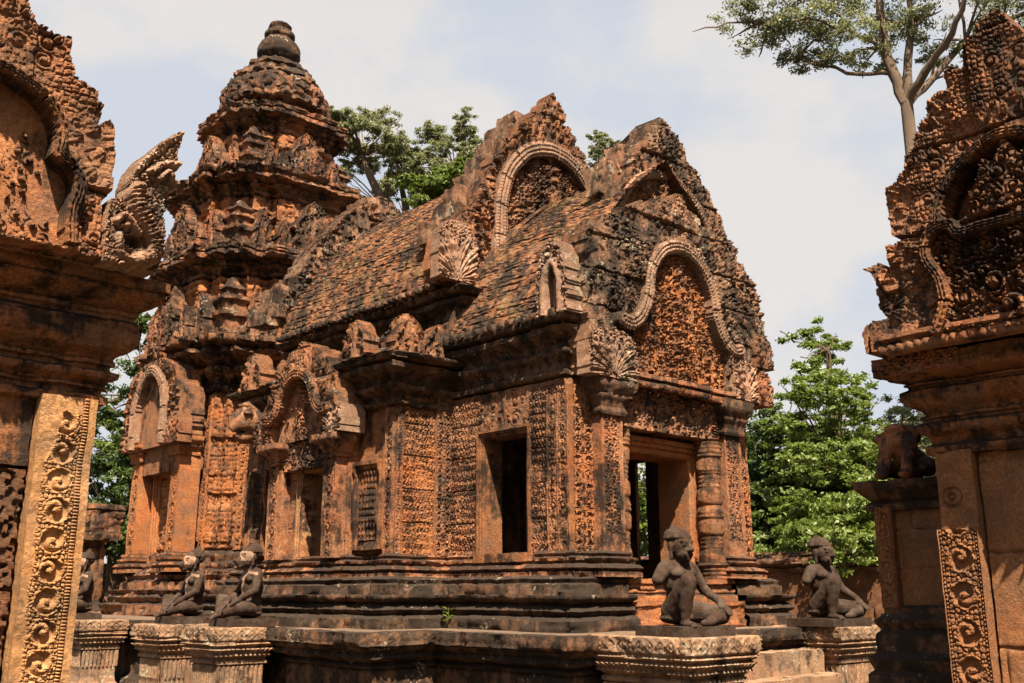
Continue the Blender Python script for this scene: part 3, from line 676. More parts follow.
# far side wall with an opening through which the garden shows; back wall and floor inside
g = G(); box(g, 10.44, 10.5, 7.2, 8.62, -.38, 2.5, .3); box(g, 10.44, 10.5, 8.80, 9.1, -.38, 2.5, .3); box(g, 10.44, 10.5, 8.62, 8.80, -.38, .35, .3); box(g, 10.44, 10.5, 8.62, 8.80, 1.7, 2.5, .3)
mk('far_wall', g, M['plain'], hall)
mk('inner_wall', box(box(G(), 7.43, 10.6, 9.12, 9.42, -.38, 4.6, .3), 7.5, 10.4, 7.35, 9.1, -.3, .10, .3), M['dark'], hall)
# porch cornice
CPROF = lambda z, k=1., hh=.62: [(o * k, z + q * hh) for o, q in ((0, 0), (.05, .02), (.06, .1), (.02, .14), (.03, .26), (.10, .34), (.12, .42), (.07, .47), (.09, .60), (.18, .70), (.19, .80), (.14, .83), (.22, .88), (.25, .98), (.22, 1.02), (-.1, 1.04))]
CORN = lambda z, hh=.62: [(z + .02 * hh, z + .11 * hh, 'bead', .014, .06), (z + .26 * hh, z + .42 * hh, 'petalup', .025, .10), (z + .60 * hh, z + .80 * hh, 'leaf', .03, .07), (z + .88 * hh, z + .99 * hh, 'petalup', .03, .12)]
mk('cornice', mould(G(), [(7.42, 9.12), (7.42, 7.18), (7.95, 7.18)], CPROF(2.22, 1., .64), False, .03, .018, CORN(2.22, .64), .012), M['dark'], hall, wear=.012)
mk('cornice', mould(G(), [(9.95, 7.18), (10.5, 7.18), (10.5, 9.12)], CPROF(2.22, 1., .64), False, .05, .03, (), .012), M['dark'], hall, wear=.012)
# porch roof
rg = roof_side(G(), -1, 7.20, 2.86, 9.05, 5.12, 7.0, 9.16, .20, .05, .016, 3)
roof_side(rg, 1, 10.7, 2.86, 9.05, 5.12, 7.0, 9.16, .20, .05, .04, 4)
pr = mk('roof', rg, M['roof'], hall, wear=.012)
def eaves(y0, y1, x, z, par, r=.055, p=.135):
    g = G(); n = int((y1 - y0) / p)
    for k in range(n):
        y = y0 + (k + .5) * p + RG.rand() * .02
        tube(g, [(x + .16, y, z + .05), (x + .02, y, z + .0), (x - .05, y, z - .01), (x - .055, y, z - .012)], [r, r * 1.05, r * .8, .004], 8)
    return mk('eave_tiles', g, M['dark'], par, wear=.015)
eaves(7.05, 9.1, 7.19, 2.87, pr)
vg = G(); L_ = math.hypot(1.85, 2.26); nx_, nz_ = -2.26 / L_, 1.85 / L_
vp = [(7.20 + 1.85 * t + nx_ * (.20 * math.sin(math.pi * t) - .05 * math.exp(-t / .12) + .03), 8.96, 2.86 + 2.26 * t + nz_ * (.20 * math.sin(math.pi * t) - .05 * math.exp(-t / .12) + .03)) for t in np.linspace(0, .96, 12)]
tube(vg, vp, np.linspace(.055, .03, 12), 8)
mk('verge', vg, M['plain'], pr, wear=.025)

# --- front gable: two superposed pediments
halfA = [(1.60, 0), (1.64, .5), (1.66, .62), (1.70, 1.0), (1.62, 1.35), (1.55, 1.62), (1.36, 1.66), (1.30, 1.82), (1.06, 1.86), (1.0, 2.0), (.78, 2.02), (.72, 2.12), (.50, 2.14), (.42, 2.24), (.18, 2.27), (0, 2.42)]
archA = [(1.10, .64), (.94, .62), (.78, .74), (.64, 1.0), (.60, 1.26), (.47, 1.49), (.26, 1.65), (0, 1.71)]
pedA = pediment(hall, mY, (9.06, 6.90, 2.24), halfA, archA, .34, .0115, .085, M['top'], 3, .085, .13, .12, curl=(.045, .10), kc=.06, tmat=M['orange'], low=(.86, .7))
mk('tympanum_ledge', mould(G(), [(7.9, 7.1), (7.9, 6.88), (10.3, 6.88), (10.3, 7.1)], [(0, 2.17), (.05, 2.18), (.06, 2.24), (.03, 2.26), (.07, 2.28), (.07, 2.33), (0, 2.34)], False, .02, .012, [(2.18, 2.25, 'bead', .012, .05), (2.27, 2.34, 'petalup', .012, .05)]), M['carve'], pedA)
halfB = [(1.80, 0), (1.78, .35), (1.68, .42), (1.66, .85), (1.50, .92), (1.44, 1.2), (1.26, 1.28), (1.22, 1.55), (1.02, 1.6), (.96, 1.82), (.78, 1.86), (.72, 2.06), (.50, 2.12), (.42, 2.32), (.22, 2.36), (.16, 2.5), (0, 2.56)]
leftB = [(-.12, 2.44), (-.18, 2.26), (-.36, 2.18), (-.40, 1.95), (-.60, 1.80), (-.66, 1.52), (-.86, 1.36), (-.92, 1.05), (-1.14, .85), (-1.26, .4), (-1.45, 0)]
archB = [(1.02, .55), (.94, .92), (.80, 1.26), (.56, 1.52), (.28, 1.66), (0, 1.71)]
pediment(hall, mY, (9.24, 7.22, 3.30), halfB, archB, .40, .0125, .06, M['top'], 8, .10, .10, .03, curl=(.04, .09), kc=.055, left=leftB, bandmat=M['pale'], tmat=M['carve'])
# roof cresting stones stepping up behind the front gable
def verge_stones(p0, p1, n, y0, y1, par, sg=-1):
    for k in range(n):
        t = (k + .5) / n; x = p0[0] + (p1[0] - p0[0]) * t; z = p0[1] + (p1[1] - p0[1]) * t; s = .13 + .04 * RG.rand()
        g = G(); box(g, x - s * 1.0, x + s * .9, y0 + .06 * RG.rand(), y1, z - s * 1.0, z + s * (.8 + .5 * RG.rand()), .045)
        mk('crest_stone', g, M['top'], par, wear=.045, angle=75)
verge_stones((8.40, 4.72), (9.05, 5.46), 5, 7.36, 7.66, hall)
# naga fans at the gable ends and the corner stele facing sideways
flame_block(hall, mY, (7.40, 6.86, 2.20), .80, .56, .13, M['pale'], lobes=9, seed=2)
flame_block(hall, mY, (9.98, 6.86, 2.26), .52, .52, .3, M['pale'], lobes=6, seed=5)
for z_, w_b, s_ in ((2.24, .30, 3), (2.72, .36, 4)): flame_block(hall, mY, (10.46, 6.84, z_), w_b, .46, .34, M['carve'], lobes=5, seed=s_)
flame_block(hall, mY, (10.5, 6.9, 3.18), .22, .3, .3, M['top'], lobes=5, seed=7)
def stele(par, face, C, w, h, mat, seed, T=.28):
    U, V = face
    A, B = grid2(-w / 2, w / 2, 0, h, .012); hw = w / 2 * np.clip(1 - np.clip((B - .3 * h) / (.7 * h), 0, 1) ** 2.2, 0, 1) ** .6 * (1 + .06 * np.sin(B * 40))
    arch = smoothline([(w * .27, 0), (w * .27, h * .4), (w * .18, h * .58), (0, h * .68)], 4); arch = [(-u, v) for u, v in arch[::-1]] + arch
    ar = smoothline([(-w * .27, 0), (-w * .27, h * .4), (-w * .18, h * .58), (0, h * .68), (w * .18, h * .58), (w * .27, h * .4), (w * .27, 0)], 4)
    ins = inpoly(A, B + .001, ar); d, s = dpoly(A, B, ar)
    Hh = np.where(ins, -.05 + .9 * figure_h(A, B - .03, h * .6), .02 + .07 * fol(A, B, .055, seed, (.04, .08), 110)); Hh = np.where(d < .045, .09 * np.sqrt(1 - (d / .045) ** 2 * .6), Hh)
    return mk('stele', masked(G(), C, U, V, A, B, Hh, np.abs(A) < hw, T), mat, par, wear=.012, angle=60)
stele(hall, mX, (7.22, 7.12, 2.84), .46, .84, M['pale'], 5, .2)
# --- hall: aisle walls
pilaster(hall, mY, (6.65, 9.1), .07, .39, 2.2, .02, scroll(.07, 2, False), M['carve'], .02, .009, 0, 0)
pilaster(hall, mY, (6.73, 9.1), .44, .39, 2.2, .02, diaper(.088, 5), M['orange'], .038, .009, 0, 0, 'carved_panel')
pilaster(hall, mY, (7.18, 9.1), .23, .39, 2.35, .05, twin(.23, 7), M['carve'], .045, .009, 0, 0)
pw('wall', mX, (6.65, 9.8), .70, .38, 1.75, blocks(.4, .3, 5), 'plain', .02, .02)
pilaster(hall, mX, (6.65, 9.24), .14, .39, 2.05, .03, scroll(.14, 9), M['carve'], .03, .01, 0, 0)
baluster_window(hall, mX, (6.63, 9.78), .54, .46, 1.0, M['plain'])
pw('wall', mX, (6.65, 12.5), 1.2, .38, 1.8, diaper(.12, 6), 'carve', .022, .016)
baluster_window(hall, mX, (6.63, 12.3), .5, .46, 1.1, M['plain'])
pw('wall', mX, (8.6, 15.4), 2.9, .2, 3.0, blocks(.5, .3, 8), 'carve', .03, .04)
ac = CPROF(2.06, 1.45, .56)
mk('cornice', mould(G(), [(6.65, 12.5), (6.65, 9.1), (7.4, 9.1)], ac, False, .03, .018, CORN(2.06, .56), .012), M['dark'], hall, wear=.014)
g = G(); A, B = np.meshgrid(np.linspace(0, 1, 30), np.linspace(9.0, 12.6, 90), indexing='ij')
g.grid(np.stack([6.30 + 1.35 * A, B, 2.62 + .42 * A ** .8 + .03 * (n2(A * 1.4, B, .2, 2) - .5)], -1)); 
mk('aisle_roof', g, M['top'], hall, wear=.02)
afx = _mk('antefix', antefix_geo(.62, .52, .16, 4), M['carve'], None, .012, 60, (0, 0, 0))
put(afx, True, hall, (6.32, 9.45, 2.62), LEFT, .9)
for x, y, rz, s in ((6.7, 9.0, 0, .9), (7.15, 9.0, 0, .95), (6.35, 11.9, LEFT, 1.), (6.85, 9.25, LEFT * .5, 1.2)): put(afx, False, hall, (x, y, 2.60), rz, s)
# nave wall, cornice, roof
pw('wall', mX, (7.62, 12.9), 3.9, 2.6, .75, blocks(.5, .2, 3), 'dark', .03, .03)
NC = [(o, z) for o, z in CPROF(2.98, 1.55, .58)]
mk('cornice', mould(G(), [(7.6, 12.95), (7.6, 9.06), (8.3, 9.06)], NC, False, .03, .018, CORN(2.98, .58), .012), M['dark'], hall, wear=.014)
rg = roof_side(G(), -1, 7.18, 3.60, 9.05, 5.98, 9.16, 12.95, .24, .06, .016, 7)
roof_side(rg, 1, 10.92, 3.60, 9.05, 5.98, 9.16, 12.95, .24, .06, .05, 8)
hr = mk('roof', rg, M['roof'], hall, wear=.014)
eaves(9.15, 12.9, 7.17, 3.61, hr, .05, .13)
# hall gable over the porch roof
halfC = [(1.98, 0), (2.06, .25), (1.98, .62), (1.72, .72), (1.62, 1.0), (1.40, 1.12), (1.34, 1.45), (1.20, 1.55), (1.12, 1.9), (.98, 1.98), (.9, 2.25), (.72, 2.32), (.66, 2.52), (.48, 2.58), (.42, 2.75), (.27, 2.8), (.2, 3.0), (.08, 3.12), (0, 3.2)]
archC = [(1.02, .6), (1.0, 1.1), (.97, 1.4), (.84, 1.78), (.56, 2.1), (.28, 2.25), (0, 2.30)]
pediment(hall, mY, (9.12, 9.04, 3.64), halfC, archC, .20, .0125, .11, M['carve'], 21, .10, .14, .10, curl=(.05, .11), kc=.065)
verge_stones((7.45, 4.35), (8.98, 6.55), 8, 9.35, 9.75, hall)
flame_block(hall, mY, (7.04, 8.94, 3.66), .62, .80, .12, M['pale'], lobes=8, seed=12)
# rear gable of the nave against the tower
halfD = [(1.95, -.6), (1.75, 0), (1.62, .4), (1.3, 1.1), (1.0, 1.6), (.6, 2.05), (.25, 2.4), (0, 2.55)]
pediment(hall, mY, (9.05, 13.0, 4.0), [(1.95, 0), (1.7, .45), (1.5, .8), (1.28, 1.25), (1.0, 1.6), (.8, 1.85), (.5, 2.15), (.2, 2.4), (0, 2.5)], [(1.2, 0), (.9, .9), (.5, 1.5), (0, 1.8)], .5, .022, .09, M['top'], 31, .14, .1, .05, kc=.12, curl=(.06, .13))
verge_stones((7.05, 3.9), (8.95, 6.35), 9, 12.9, 13.5, hall)
g = roof_side(G(), -1, 8.4, 3.2, 9.05, 4.9, 13.2, 15.6, .2, .05, .03, 9); roof_side(g, 1, 9.7, 3.2, 9.05, 4.9, 13.2, 15.6, .2, .05, .06, 9)
mk('roof', g, M['roof'], hall, wear=.014)
# side porch of the hall
pw('wall', mX, (6.5, 11.34), .56, .38, 1.55, diaper(.1, 8), 'carve', .02, .014, .2)
pw('wall', mX, (6.5, 10.26), .46, .38, 1.55, diaper(.1, 8), 'carve', .02, .014, .2)
pw('wall', mX, (6.5, 11.34), 1.54, 1.45, .6, plainf, 'plain', .01, .04, .2)
frame3(hall, mX, (6.52, 10.78), .52, .12, 1.30, 'door_frame', M['ochre'], .10, .06, .34)
mk('lintel', relief(G(), (6.40, 11.2, 1.45), -Y_, Z_, 1.3, .34, foliage(.05, 15, (.05, .09), 110), .06, .013, .15), M['carve'], hall, wear=.008)
for y in (11.32, 10.06): pilaster(hall, mX, (6.5, y), .24, .38, 1.55, .16, scroll(.24, 4), M['carve'], .03, .011, 0, .24)
halfE = [(.92, 0), (.96, .2), (.92, .46), (.82, .54), (.78, .72), (.62, .80), (.56, .94), (.38, 1.0), (.30, 1.12), (.13, 1.16), (0, 1.24)]
pediment(hall, mX, (6.30, 10.62, 1.80), halfE, [(.72, .3), (.56, .3), (.44, .42), (.36, .60), (.2, .76), (0, .82)], .36, .0125, .075, M['carve'], 41, .08, .12, .14, curl=(.04, .08), kc=.05, low=(.58, .34), bandmat=M['carve'])
flame_block(hall, mX, (6.28, 9.98, 1.80), .36, .40, .3, M['pale'], lobes=6, seed=3)
flame_block(hall, mX, (6.28, 11.62, 1.80), .36, .40, .3, M['carve'], lobes=6, seed=6)
g = G(); tube(g, [(6.75, 11.72, 2.02), (6.5, 11.72, 2.08), (6.28, 11.72, 2.13), (6.12, 11.72, 2.16), (6.0, 11.72, 2.10), (5.95, 11.72, 2.03)], [.17, .18, .16, .17, .12, .03], 22)
tube(g, [(6.3, 11.72, 2.0), (6.1, 11.72, 1.94), (6.0, 11.72, 1.95)], [.10, .08, .03], 14); tube(g, [(6.3, 11.72, 2.25), (6.15, 11.72, 2.34), (6.05, 11.72, 2.32)], [.07, .06, .02], 12)
for sg in (-1, 1): tube(g, [(6.15, 11.72 + sg * .12, 2.22), (6.1, 11.72 + sg * .16, 2.24), (6.06, 11.72 + sg * .15, 2.22)], [.05, .05, .02], 10)
mk('water_spout', g, M['carve'], hall, wear=.05)

# ================================================================== TOWER
TX, TY = 9.05, 16.85
tower = thing('temple_tower', 'tiered sandstone temple tower with lotus finial rising behind the hall', 'tower', (TX, TY, ZT))
def plan(a, cx=TX, cy=TY):
    q = [(-.66, -.87), (-.4, -.87), (-.4, -1.0), (.4, -1.0), (.4, -.87), (.66, -.87), (.66, -.76), (.76, -.76), (.76, -.66)]
    o = []
    for k in range(4):
        c, s = [(1, 0), (0, 1), (-1, 0), (0, -1)][k]
        o += [(cx + a * (x * c - y * s), cy + a * (x * s + y * c)) for x, y in q]
    return o
def ring(par, name, a, prof, orn, mat, step=.05, ps=.025, wear=.02):
    return mk(name, mould(G(), plan(a), prof, True, step, ps, orn, .02), mat, par, wear=wear)
ring(tower, 'plinth', 1.5, [(.62, ZT - .02), (.62, -.2), (.5, -.17), (.54, -.08), (.48, -.02), (.55, .03), (.4, .04), (.4, .16), (.3, .2), (.33, .27), (.25, .34), (.2, .38), (.22, .46), (.1, .5), (.13, .6), (.05, .66), (0, .68)], [(-.17, -.02, 'petal', .02, .09), (.2, .34, 'petal', .02, .09), (.38, .46, 'bead', .015, .06)], M['carve'])
ring(tower, 'body_wall', 1.5, [(0, .6), (0, 3.5)], [(.7, 3.3, 'leaf', .045, .085)], M['orange'], .022, .022, .008)
ring(tower, 'cornice', 1.5, [(0, 3.35), (.07, 3.38), (.08, 3.46), (.03, 3.5), (.06, 3.6), (.16, 3.68), (.18, 3.76), (.12, 3.8), (.2, 3.88), (.34, 3.98), (.36, 4.04), (.3, 4.07), (.42, 4.14), (.44, 4.24), (.36, 4.27), (-.2, 4.3)], [(3.38, 3.47, 'bead', .02, .07), (3.6, 3.76, 'petalup', .03, .12), (3.88, 4.04, 'leaf', .05, .1), (4.14, 4.26, 'petalup', .05, .16)], M['tower'], .035)
big = _mk('pediment_stele', antefix_geo(.95, 1.0, .34, 14), M['tower'], None, .02, 60, (0, 0, 0))
sm = _mk('antefix', antefix_geo(.40, .66, .26, 17, .017), M['tower'], None, .02, 60, (0, 0, 0))
mini = G(); mould(mini, rect(-.2, .2, -.2, .2), [(0, 0), (.04, .0), (.05, .06), (.0, .1), (0, .28), (.05, .32), (.06, .40), (.0, .44), (-.03, .46), (-.03, .56), (.02, .60), (.02, .66), (-.06, .70), (-.06, .76), (-.02, .8), (-.1, .88), (-.14, .98), (-.199, 1.02)], True, .05, .03, [(.1, .28, 'leaf', .03, .08), (.3, .4, 'leaf', .02, .07)], .01)
mini = _mk('corner_turret', mini, M['tower'], None, .03, 50, (0, 0, 0))
blk = box(G(), -.17, .17, -.12, .12, 0, .42, .05); blk = _mk('guardian_block', blk, M['orange'], None, .05, 70, (0, 0, 0))
first = True
tiers = [(1.56, 4.27, 5.45, 1.86, 5.95, 2.0, 1.12), (1.46, 5.95, 7.02, 1.74, 7.50, 1.84, 1.06), (1.02, 7.50, 8.52, 1.25, 9.02, 1.40, .92)]
for aw, z0, zw, ac_, z1, led, s in tiers:
    o = ac_ - aw; t = tower; hh = z1 - zw
    ring(t, 'tier_wall', aw, [(.14, z0 - .02), (.14, z0 + .08), (.08, z0 + .11), (.11, z0 + .17), (.02, z0 + .22), (0, z0 + .24), (0, zw)], [(z0 + .26, zw - .04, 'leaf', .09, .15)], M['orange'], .035, .03, .03)
    ring(t, 'tier_cornice', aw, [(0, zw - .03), (.2 * o, zw), (.25 * o, zw + .10 * hh), (.1 * o, zw + .14 * hh), (.2 * o, zw + .26 * hh), (.55 * o, zw + .36 * hh), (.5 * o, zw + .44 * hh), (.9 * o, zw + .52 * hh), (1.0 * o, zw + .56 * hh), (1.0 * o, zw + .72 * hh), (.85 * o, zw + .75 * hh), (.98 * o, zw + .80 * hh), (1.02 * o, zw + .96 * hh), (.85 * o, z1), (-.5, z1 + .03)], [(zw + .26 * hh, zw + .44 * hh, 'petalup', .04, .13), (zw + .54 * hh, zw + .73 * hh, 'leaf', .05, .10), (zw + .80 * hh, zw + .97 * hh, 'leaf', .06, .15)], M['tower'], .04, .025, .03)
    th = (z1 - z0) * .62
    for k in range(4):
        c, sn = [(1, 0), (0, 1), (-1, 0), (0, -1)][k]
        def pt(x, y): return (TX + x * c - y * sn, TY + x * sn + y * c)
        q = pt(0, -led * .93); put(big, first, tower, (q[0], q[1], z0 - .02), k * math.pi / 2, s, th * 1.12)
        for sg in (-1, 1):
            q = pt(sg * .50 * led, -led * .83); put(sm, first, tower, (q[0], q[1], z0 - .02), k * math.pi / 2 + (RG.rand() - .5) * .2, s * .95, th * 1.2)
            first = False
            q = pt(sg * .30 * led, -led * .90); inst(sm, tower, (q[0], q[1], z0 - .02), k * math.pi / 2 + (RG.rand() - .5) * .3, s * .7, th * .95)
            q = pt(sg * .56 * led, -led * .70)
            if blk.parent is None: put(blk, True, tower, (q[0], q[1], z0), k * math.pi / 2, s)
            else: inst(blk, tower, (q[0], q[1], z0), k * math.pi / 2 + RG.rand() * .3, s)
        q = pt(-.66 * led, -.66 * led)
        if mini.parent is None: put(mini, True, tower, (q[0], q[1], z0 - .03), 0, s * .95, th * 1.05)
        else: inst(mini, tower, (q[0], q[1], z0 - .03), RG.rand() * .15, s * .95, th * (.8 + .3 * RG.rand()))
def petals(th, z): return 1 + .07 * np.abs(np.cos(th * 6)) ** .6 * (z > 9.3) * (z < 10.0) + .05 * np.abs(np.cos(th * 9 + 1)) * (z > 9.95) * (z < 10.2) + .10 * (knob(th * 1.0, z, .19, 3) - .5) * (z < 10.2)
mk('lotus_dome', lathe(G(), (TX, TY, 0), dense([(1.02, 9.02), (.84, 9.08), (.84, 9.26), (.98, 9.32), (.98, 9.5), (.97, 9.70), (.90, 9.84), (.78, 9.88), (.80, 9.96), (.76, 10.10), (.62, 10.18), (.60, 10.24), (.64, 10.28), (.62, 10.36), (.52, 10.40), (.1, 10.45)], .03), 120, petals), M['tower'], tower, wear=.06)
mk('finial', lathe(G(), (TX, TY, 0), dense([(.5, 10.40), (.42, 10.48), (.33, 10.54), (.37, 10.58), (.43, 10.70), (.43, 10.84), (.38, 10.96), (.29, 11.02), (.27, 11.08), (.31, 11.14), (.30, 11.22), (.24, 11.27), (.22, 11.30), (.25, 11.38), (.2, 11.46), (.1, 11.5), (.01, 11.5)], .03), 32), M['tower'], tower, wear=.03)
# body pilasters and niches on the two sides in view
for face, fx in ((mY, lambda u, d: (TX + u, TY - d)), (mX, lambda u, d: (TX - d, TY - u))):
    for u, d in ((-.985, 1.305), (-.60, 1.5), (.48, 1.5), (.865, 1.305)):
        pilaster(tower, face, fx(u, d), .12, .68, 3.3, .06, scroll(.12, 3, False), M['orange'], .03, .014, 0, 0)
    for u in (-.735, .735): niche(tower, face, fx(u, 1.335), .25, .82, 1.15, M['carve'])
# false-door porch on the left side
for y in (16.05, 17.65): pilaster(tower, mX, (7.52, y + .16), .32, .62, 2.25, .30, scroll(.32, 5), M['orange'], .03, .014, .3, .32)
g = G(); box(g, 7.25, 7.6, 15.9, 17.8, 2.0, 2.45, .1); mk('lintel', g, M['carve'], tower, wear=.02)
frame3(tower, mX, (7.5, 17.2), .7, .55, 1.4, 'false_door_frame', M['orange'], .14, .1, .5)
halfF = [(1.14, 0), (1.2, .4), (1.14, .85), (1.0, 1.0), (.9, 1.25), (.68, 1.42), (.42, 1.55), (.2, 1.68), (0, 1.8)]
pediment(tower, mX, (7.12, 17.0, 2.45), halfF, [(.62, 0), (.62, .7), (.45, 1.1), (.2, 1.3), (0, 1.36)], .42, .018, .10, M['carve'], 51, .09, .04, .40, curl=(.05, .1), kc=.06)
flame_block(tower, mX, (7.08, 16.15, 2.42), .45, .55, .2, M['carve'], lobes=6, seed=3, res=.018)

# ================================================================== FOREGROUND GATE, LEFT
gate = thing('carved_gateway', 'near carved gate at the left with a rearing serpent and an ochre scroll pillar', 'gateway', (1.2, 5.8, -H))
GX = 2.02
wall_l = lambda nm, p0, w, z0, h, fn, mat, dep, res=.012, side=.3: mk(nm, relief(G(), (p0[0], p0[1], z0), X_, Z_, w, h, fn, dep, res, side), M[mat], gate, wear=.012)
def vine(A, B):
    v = scroll(.165, 3, False)(A - .05, B * .97 + .05); top = 2.62 - B; rag = .022 * (n2(A, B, .04, 2) - .5)
    lim = .05 + .08 * np.clip((B - 2.25) / .3, 0, 1)
    on = (A > lim + rag) & (A < .212) & (top > .09 + rag * 2)
    h = np.where(on, v, .42 + .16 * (n2(A, B, .06, 5) - .5) + .1 * (n2(A, B, .02, 5) - .5))
    bd = (A > .218) & (A < .248); h = np.where(bd, .25 + .55 * (np.abs(np.sin(B * math.pi / .017)) ** .7) * np.sqrt(np.clip(1 - ((A - .233) / .015) ** 2, 0, 1)), h)
    return np.where(A > .251, .62, h)
pil = pilaster(gate, mY, (1.70, 5.56), .287, -H, 1.02, .05, vine, M['ochre'], .05, .0042, 0, 0, 'pillar')
def pend(A, B):
    f = fol(A, B, .045, 6, (.03, .06), 160); m = (np.abs(A - .28) < .26 - .9 * np.abs(B - .42) * (B < .42)) & (B > .05); return np.where(m, .4 + .6 * f, .3 + .06 * n2(A, B, .1))
wall_l('wall_stone', (1.02, 5.58), .67, .64, .38, pend, 'plain', .04, .006)
def pits(A, B): return .75 + .25 * n2(A, B, .07, 5) - .75 * np.clip((n2(A, B, .022, 3) - .62) / .1, 0, 1) - .4 * np.clip((n2(A, B, .05, 8) - .6) / .1, 0, 1)
for z0, h in ((.02, .60), (-.62, .62), (-1.6, .96)): wall_l('wall_stone', (.5, 5.60), 1.18, z0, h, pits, 'laterite', .04, .008)
g = G(); box(g, .5, GX - .02, 5.64, 7.4, -H, 1.1, .1); mk('core', g, M['plain'], gate, wear=.01)
GC = [(0, 1.0), (.03, 1.01), (.035, 1.05), (.0, 1.06), (.0, 1.09), (.025, 1.095), (.025, 1.11), (.01, 1.115), (.02, 1.13), (.06, 1.15), (.065, 1.185), (.03, 1.20), (.03, 1.225), (.05, 1.23), (.05, 1.25), (.035, 1.255), (.05, 1.28), (.10, 1.31), (.135, 1.35), (.15, 1.41), (.145, 1.46), (.115, 1.48), (.115, 1.50), (.13, 1.505), (.13, 1.525), (.10, 1.53), (.12, 1.55), (.19, 1.575), (.25, 1.61), (.25, 1.63), (.235, 1.635), (.26, 1.65), (.26, 1.70), (.22, 1.715), (-.3, 1.72)]
mk('cornice', mould(G(), [(.4, 7.4), (.4, 5.56), (GX, 5.56), (GX, 7.4)], GC, False, .012, .007, [(1.145, 1.19, 'bead', .008, .045), (1.31, 1.46, 'petalup', .010, .085), (1.575, 1.62, 'petalup', .008, .05)], .004), M['plain'], gate, wear=.008)
mk('cornice_band', relief(G(), (.3, 5.28, 1.70), X_, Z_, 1.50, .06, foliage(.03, 8, (.02, .045), 500), .03, .006, .1), M['carve'], gate)
halfG = [(.72, 0), (.73, .18), (.70, .36), (.72, .78), (.64, .84), (.58, .78), (.58, 1.0), (.43, 1.03), (.41, 1.25), (.18, 1.27), (.18, 1.52), (.1, 1.66), (0, 1.9)]
archG = [(.50, .02), (.49, .22), (.51, .36), (.46, .45), (.39, .50), (.39, .60), (.33, .74), (.19, .84), (0, .88)]
pediment(gate, mY, (1.14, 5.20, 1.715), [(u * .96, v * .965) for u, v in halfG], archG, .34, .006, .035, M['carve'], 61, .07, .03, .14, curl=(.03, .065), kc=.045, flame=.085, tmat=M['orange'], bandmat=M['plain'], joint=.5)
A, B = grid2(-.42, .42, 0, .64, .006); e_ = np.abs(A)
fg_ = np.maximum(figure_h(A - .24, B - .12, .46), figure_h(A + .24, B - .12, .46)) * 1.1
mk('tympanum_figures', masked(G(), (1.14, 5.30, 1.73), X_, Z_, A, B, np.maximum(fg_, .02 + .07 * fol(A, B, .04, 14, (.03, .06), 200)), (fg_ > .004) | (B < .16 + .30 * np.clip(.24 - e_, 0, 1) + .04 * np.sin(A * 30)), .06), M['carve'], gate, wear=.006, angle=60)
# serpent ending of the frame: an upright crest with the animal's open jaws
NX = lambda x, y: (1.815 + (x - 55) / 1000 * 1.26, 1.70 + (600 - y) / 1000 * 1.60)      # sketch units to metres
ng = [NX(*p) for p in [(55, 600), (62, 370), (130, 360), (150, 235), (200, 180), (290, 95), (345, 60), (352, 90), (330, 150), (345, 185), (340, 210), (320, 225), (343, 265), (325, 300), (298, 300), (282, 350), (300, 410), (305, 470), (285, 500), (300, 560), (280, 600)]]
A, B = grid2(1.79, 2.30, 1.70, 2.62, .005)
mask = inpoly(A + (n2(A, B, .04, 1) - .5) * .018, B + (n2(A, B, .04, 4) - .5) * .018, ng)
sm_ = lambda pts: smoothline([NX(*p) for p in pts], 6)
def ridge(pts, w, a, f=0):
    d, s = dpoly(A, B, sm_(pts)); return a * np.sqrt(np.clip(1 - (d / w) ** 2, 0, 1)) * (1 + (.10 * np.cos(s * f) if f else 0))
tex = .028 * fol(A, B, .032, 2, (.018, .04), 420) + .010 * knob(A, B, .018, 4); Hh = .02 + tex
Hh = np.maximum(Hh, .02 + ridge([(160, 330), (175, 390), (220, 450), (262, 500), (255, 550), (200, 580)], .050, .12, 260))
Hh = np.maximum(Hh, ridge([(235, 330), (240, 380), (275, 430), (292, 480)], .035, .085))
Hh = np.maximum(Hh, ridge([(160, 250), (215, 180), (280, 120), (335, 75)], .034, .07, 230))
Hh = np.maximum(Hh, ridge([(215, 250), (260, 215), (335, 195)], .028, .10)); Hh = np.maximum(Hh, ridge([(250, 270), (290, 235), (310, 260), (335, 275)], .022, .10))
Hh = np.maximum(Hh, ridge([(95, 455), (125, 430), (165, 455), (195, 480)], .026, .09)); Hh = np.maximum(Hh, ridge([(110, 500), (120, 560), (150, 580), (195, 578)], .02, .09))
jx, jy = NX(172, 515); jaw = np.hypot((A - jx) / .045, (B - jy) / .035); Hh = np.where(jaw < 1, -.06, Hh)
Hh = Hh + .95 * tex; ex, ey = NX(138, 465); eye = np.hypot(A - ex, B - ey); Hh = np.where(eye < .022, .06 + .05 * np.sqrt(np.clip(1 - (eye / .023) ** 2, 0, 1)), Hh)
mk('naga', masked(G(), (0, 5.20, 0), X_, Z_, A, B, Hh, mask, .16), M['pale'], gate, wear=.008, angle=60)

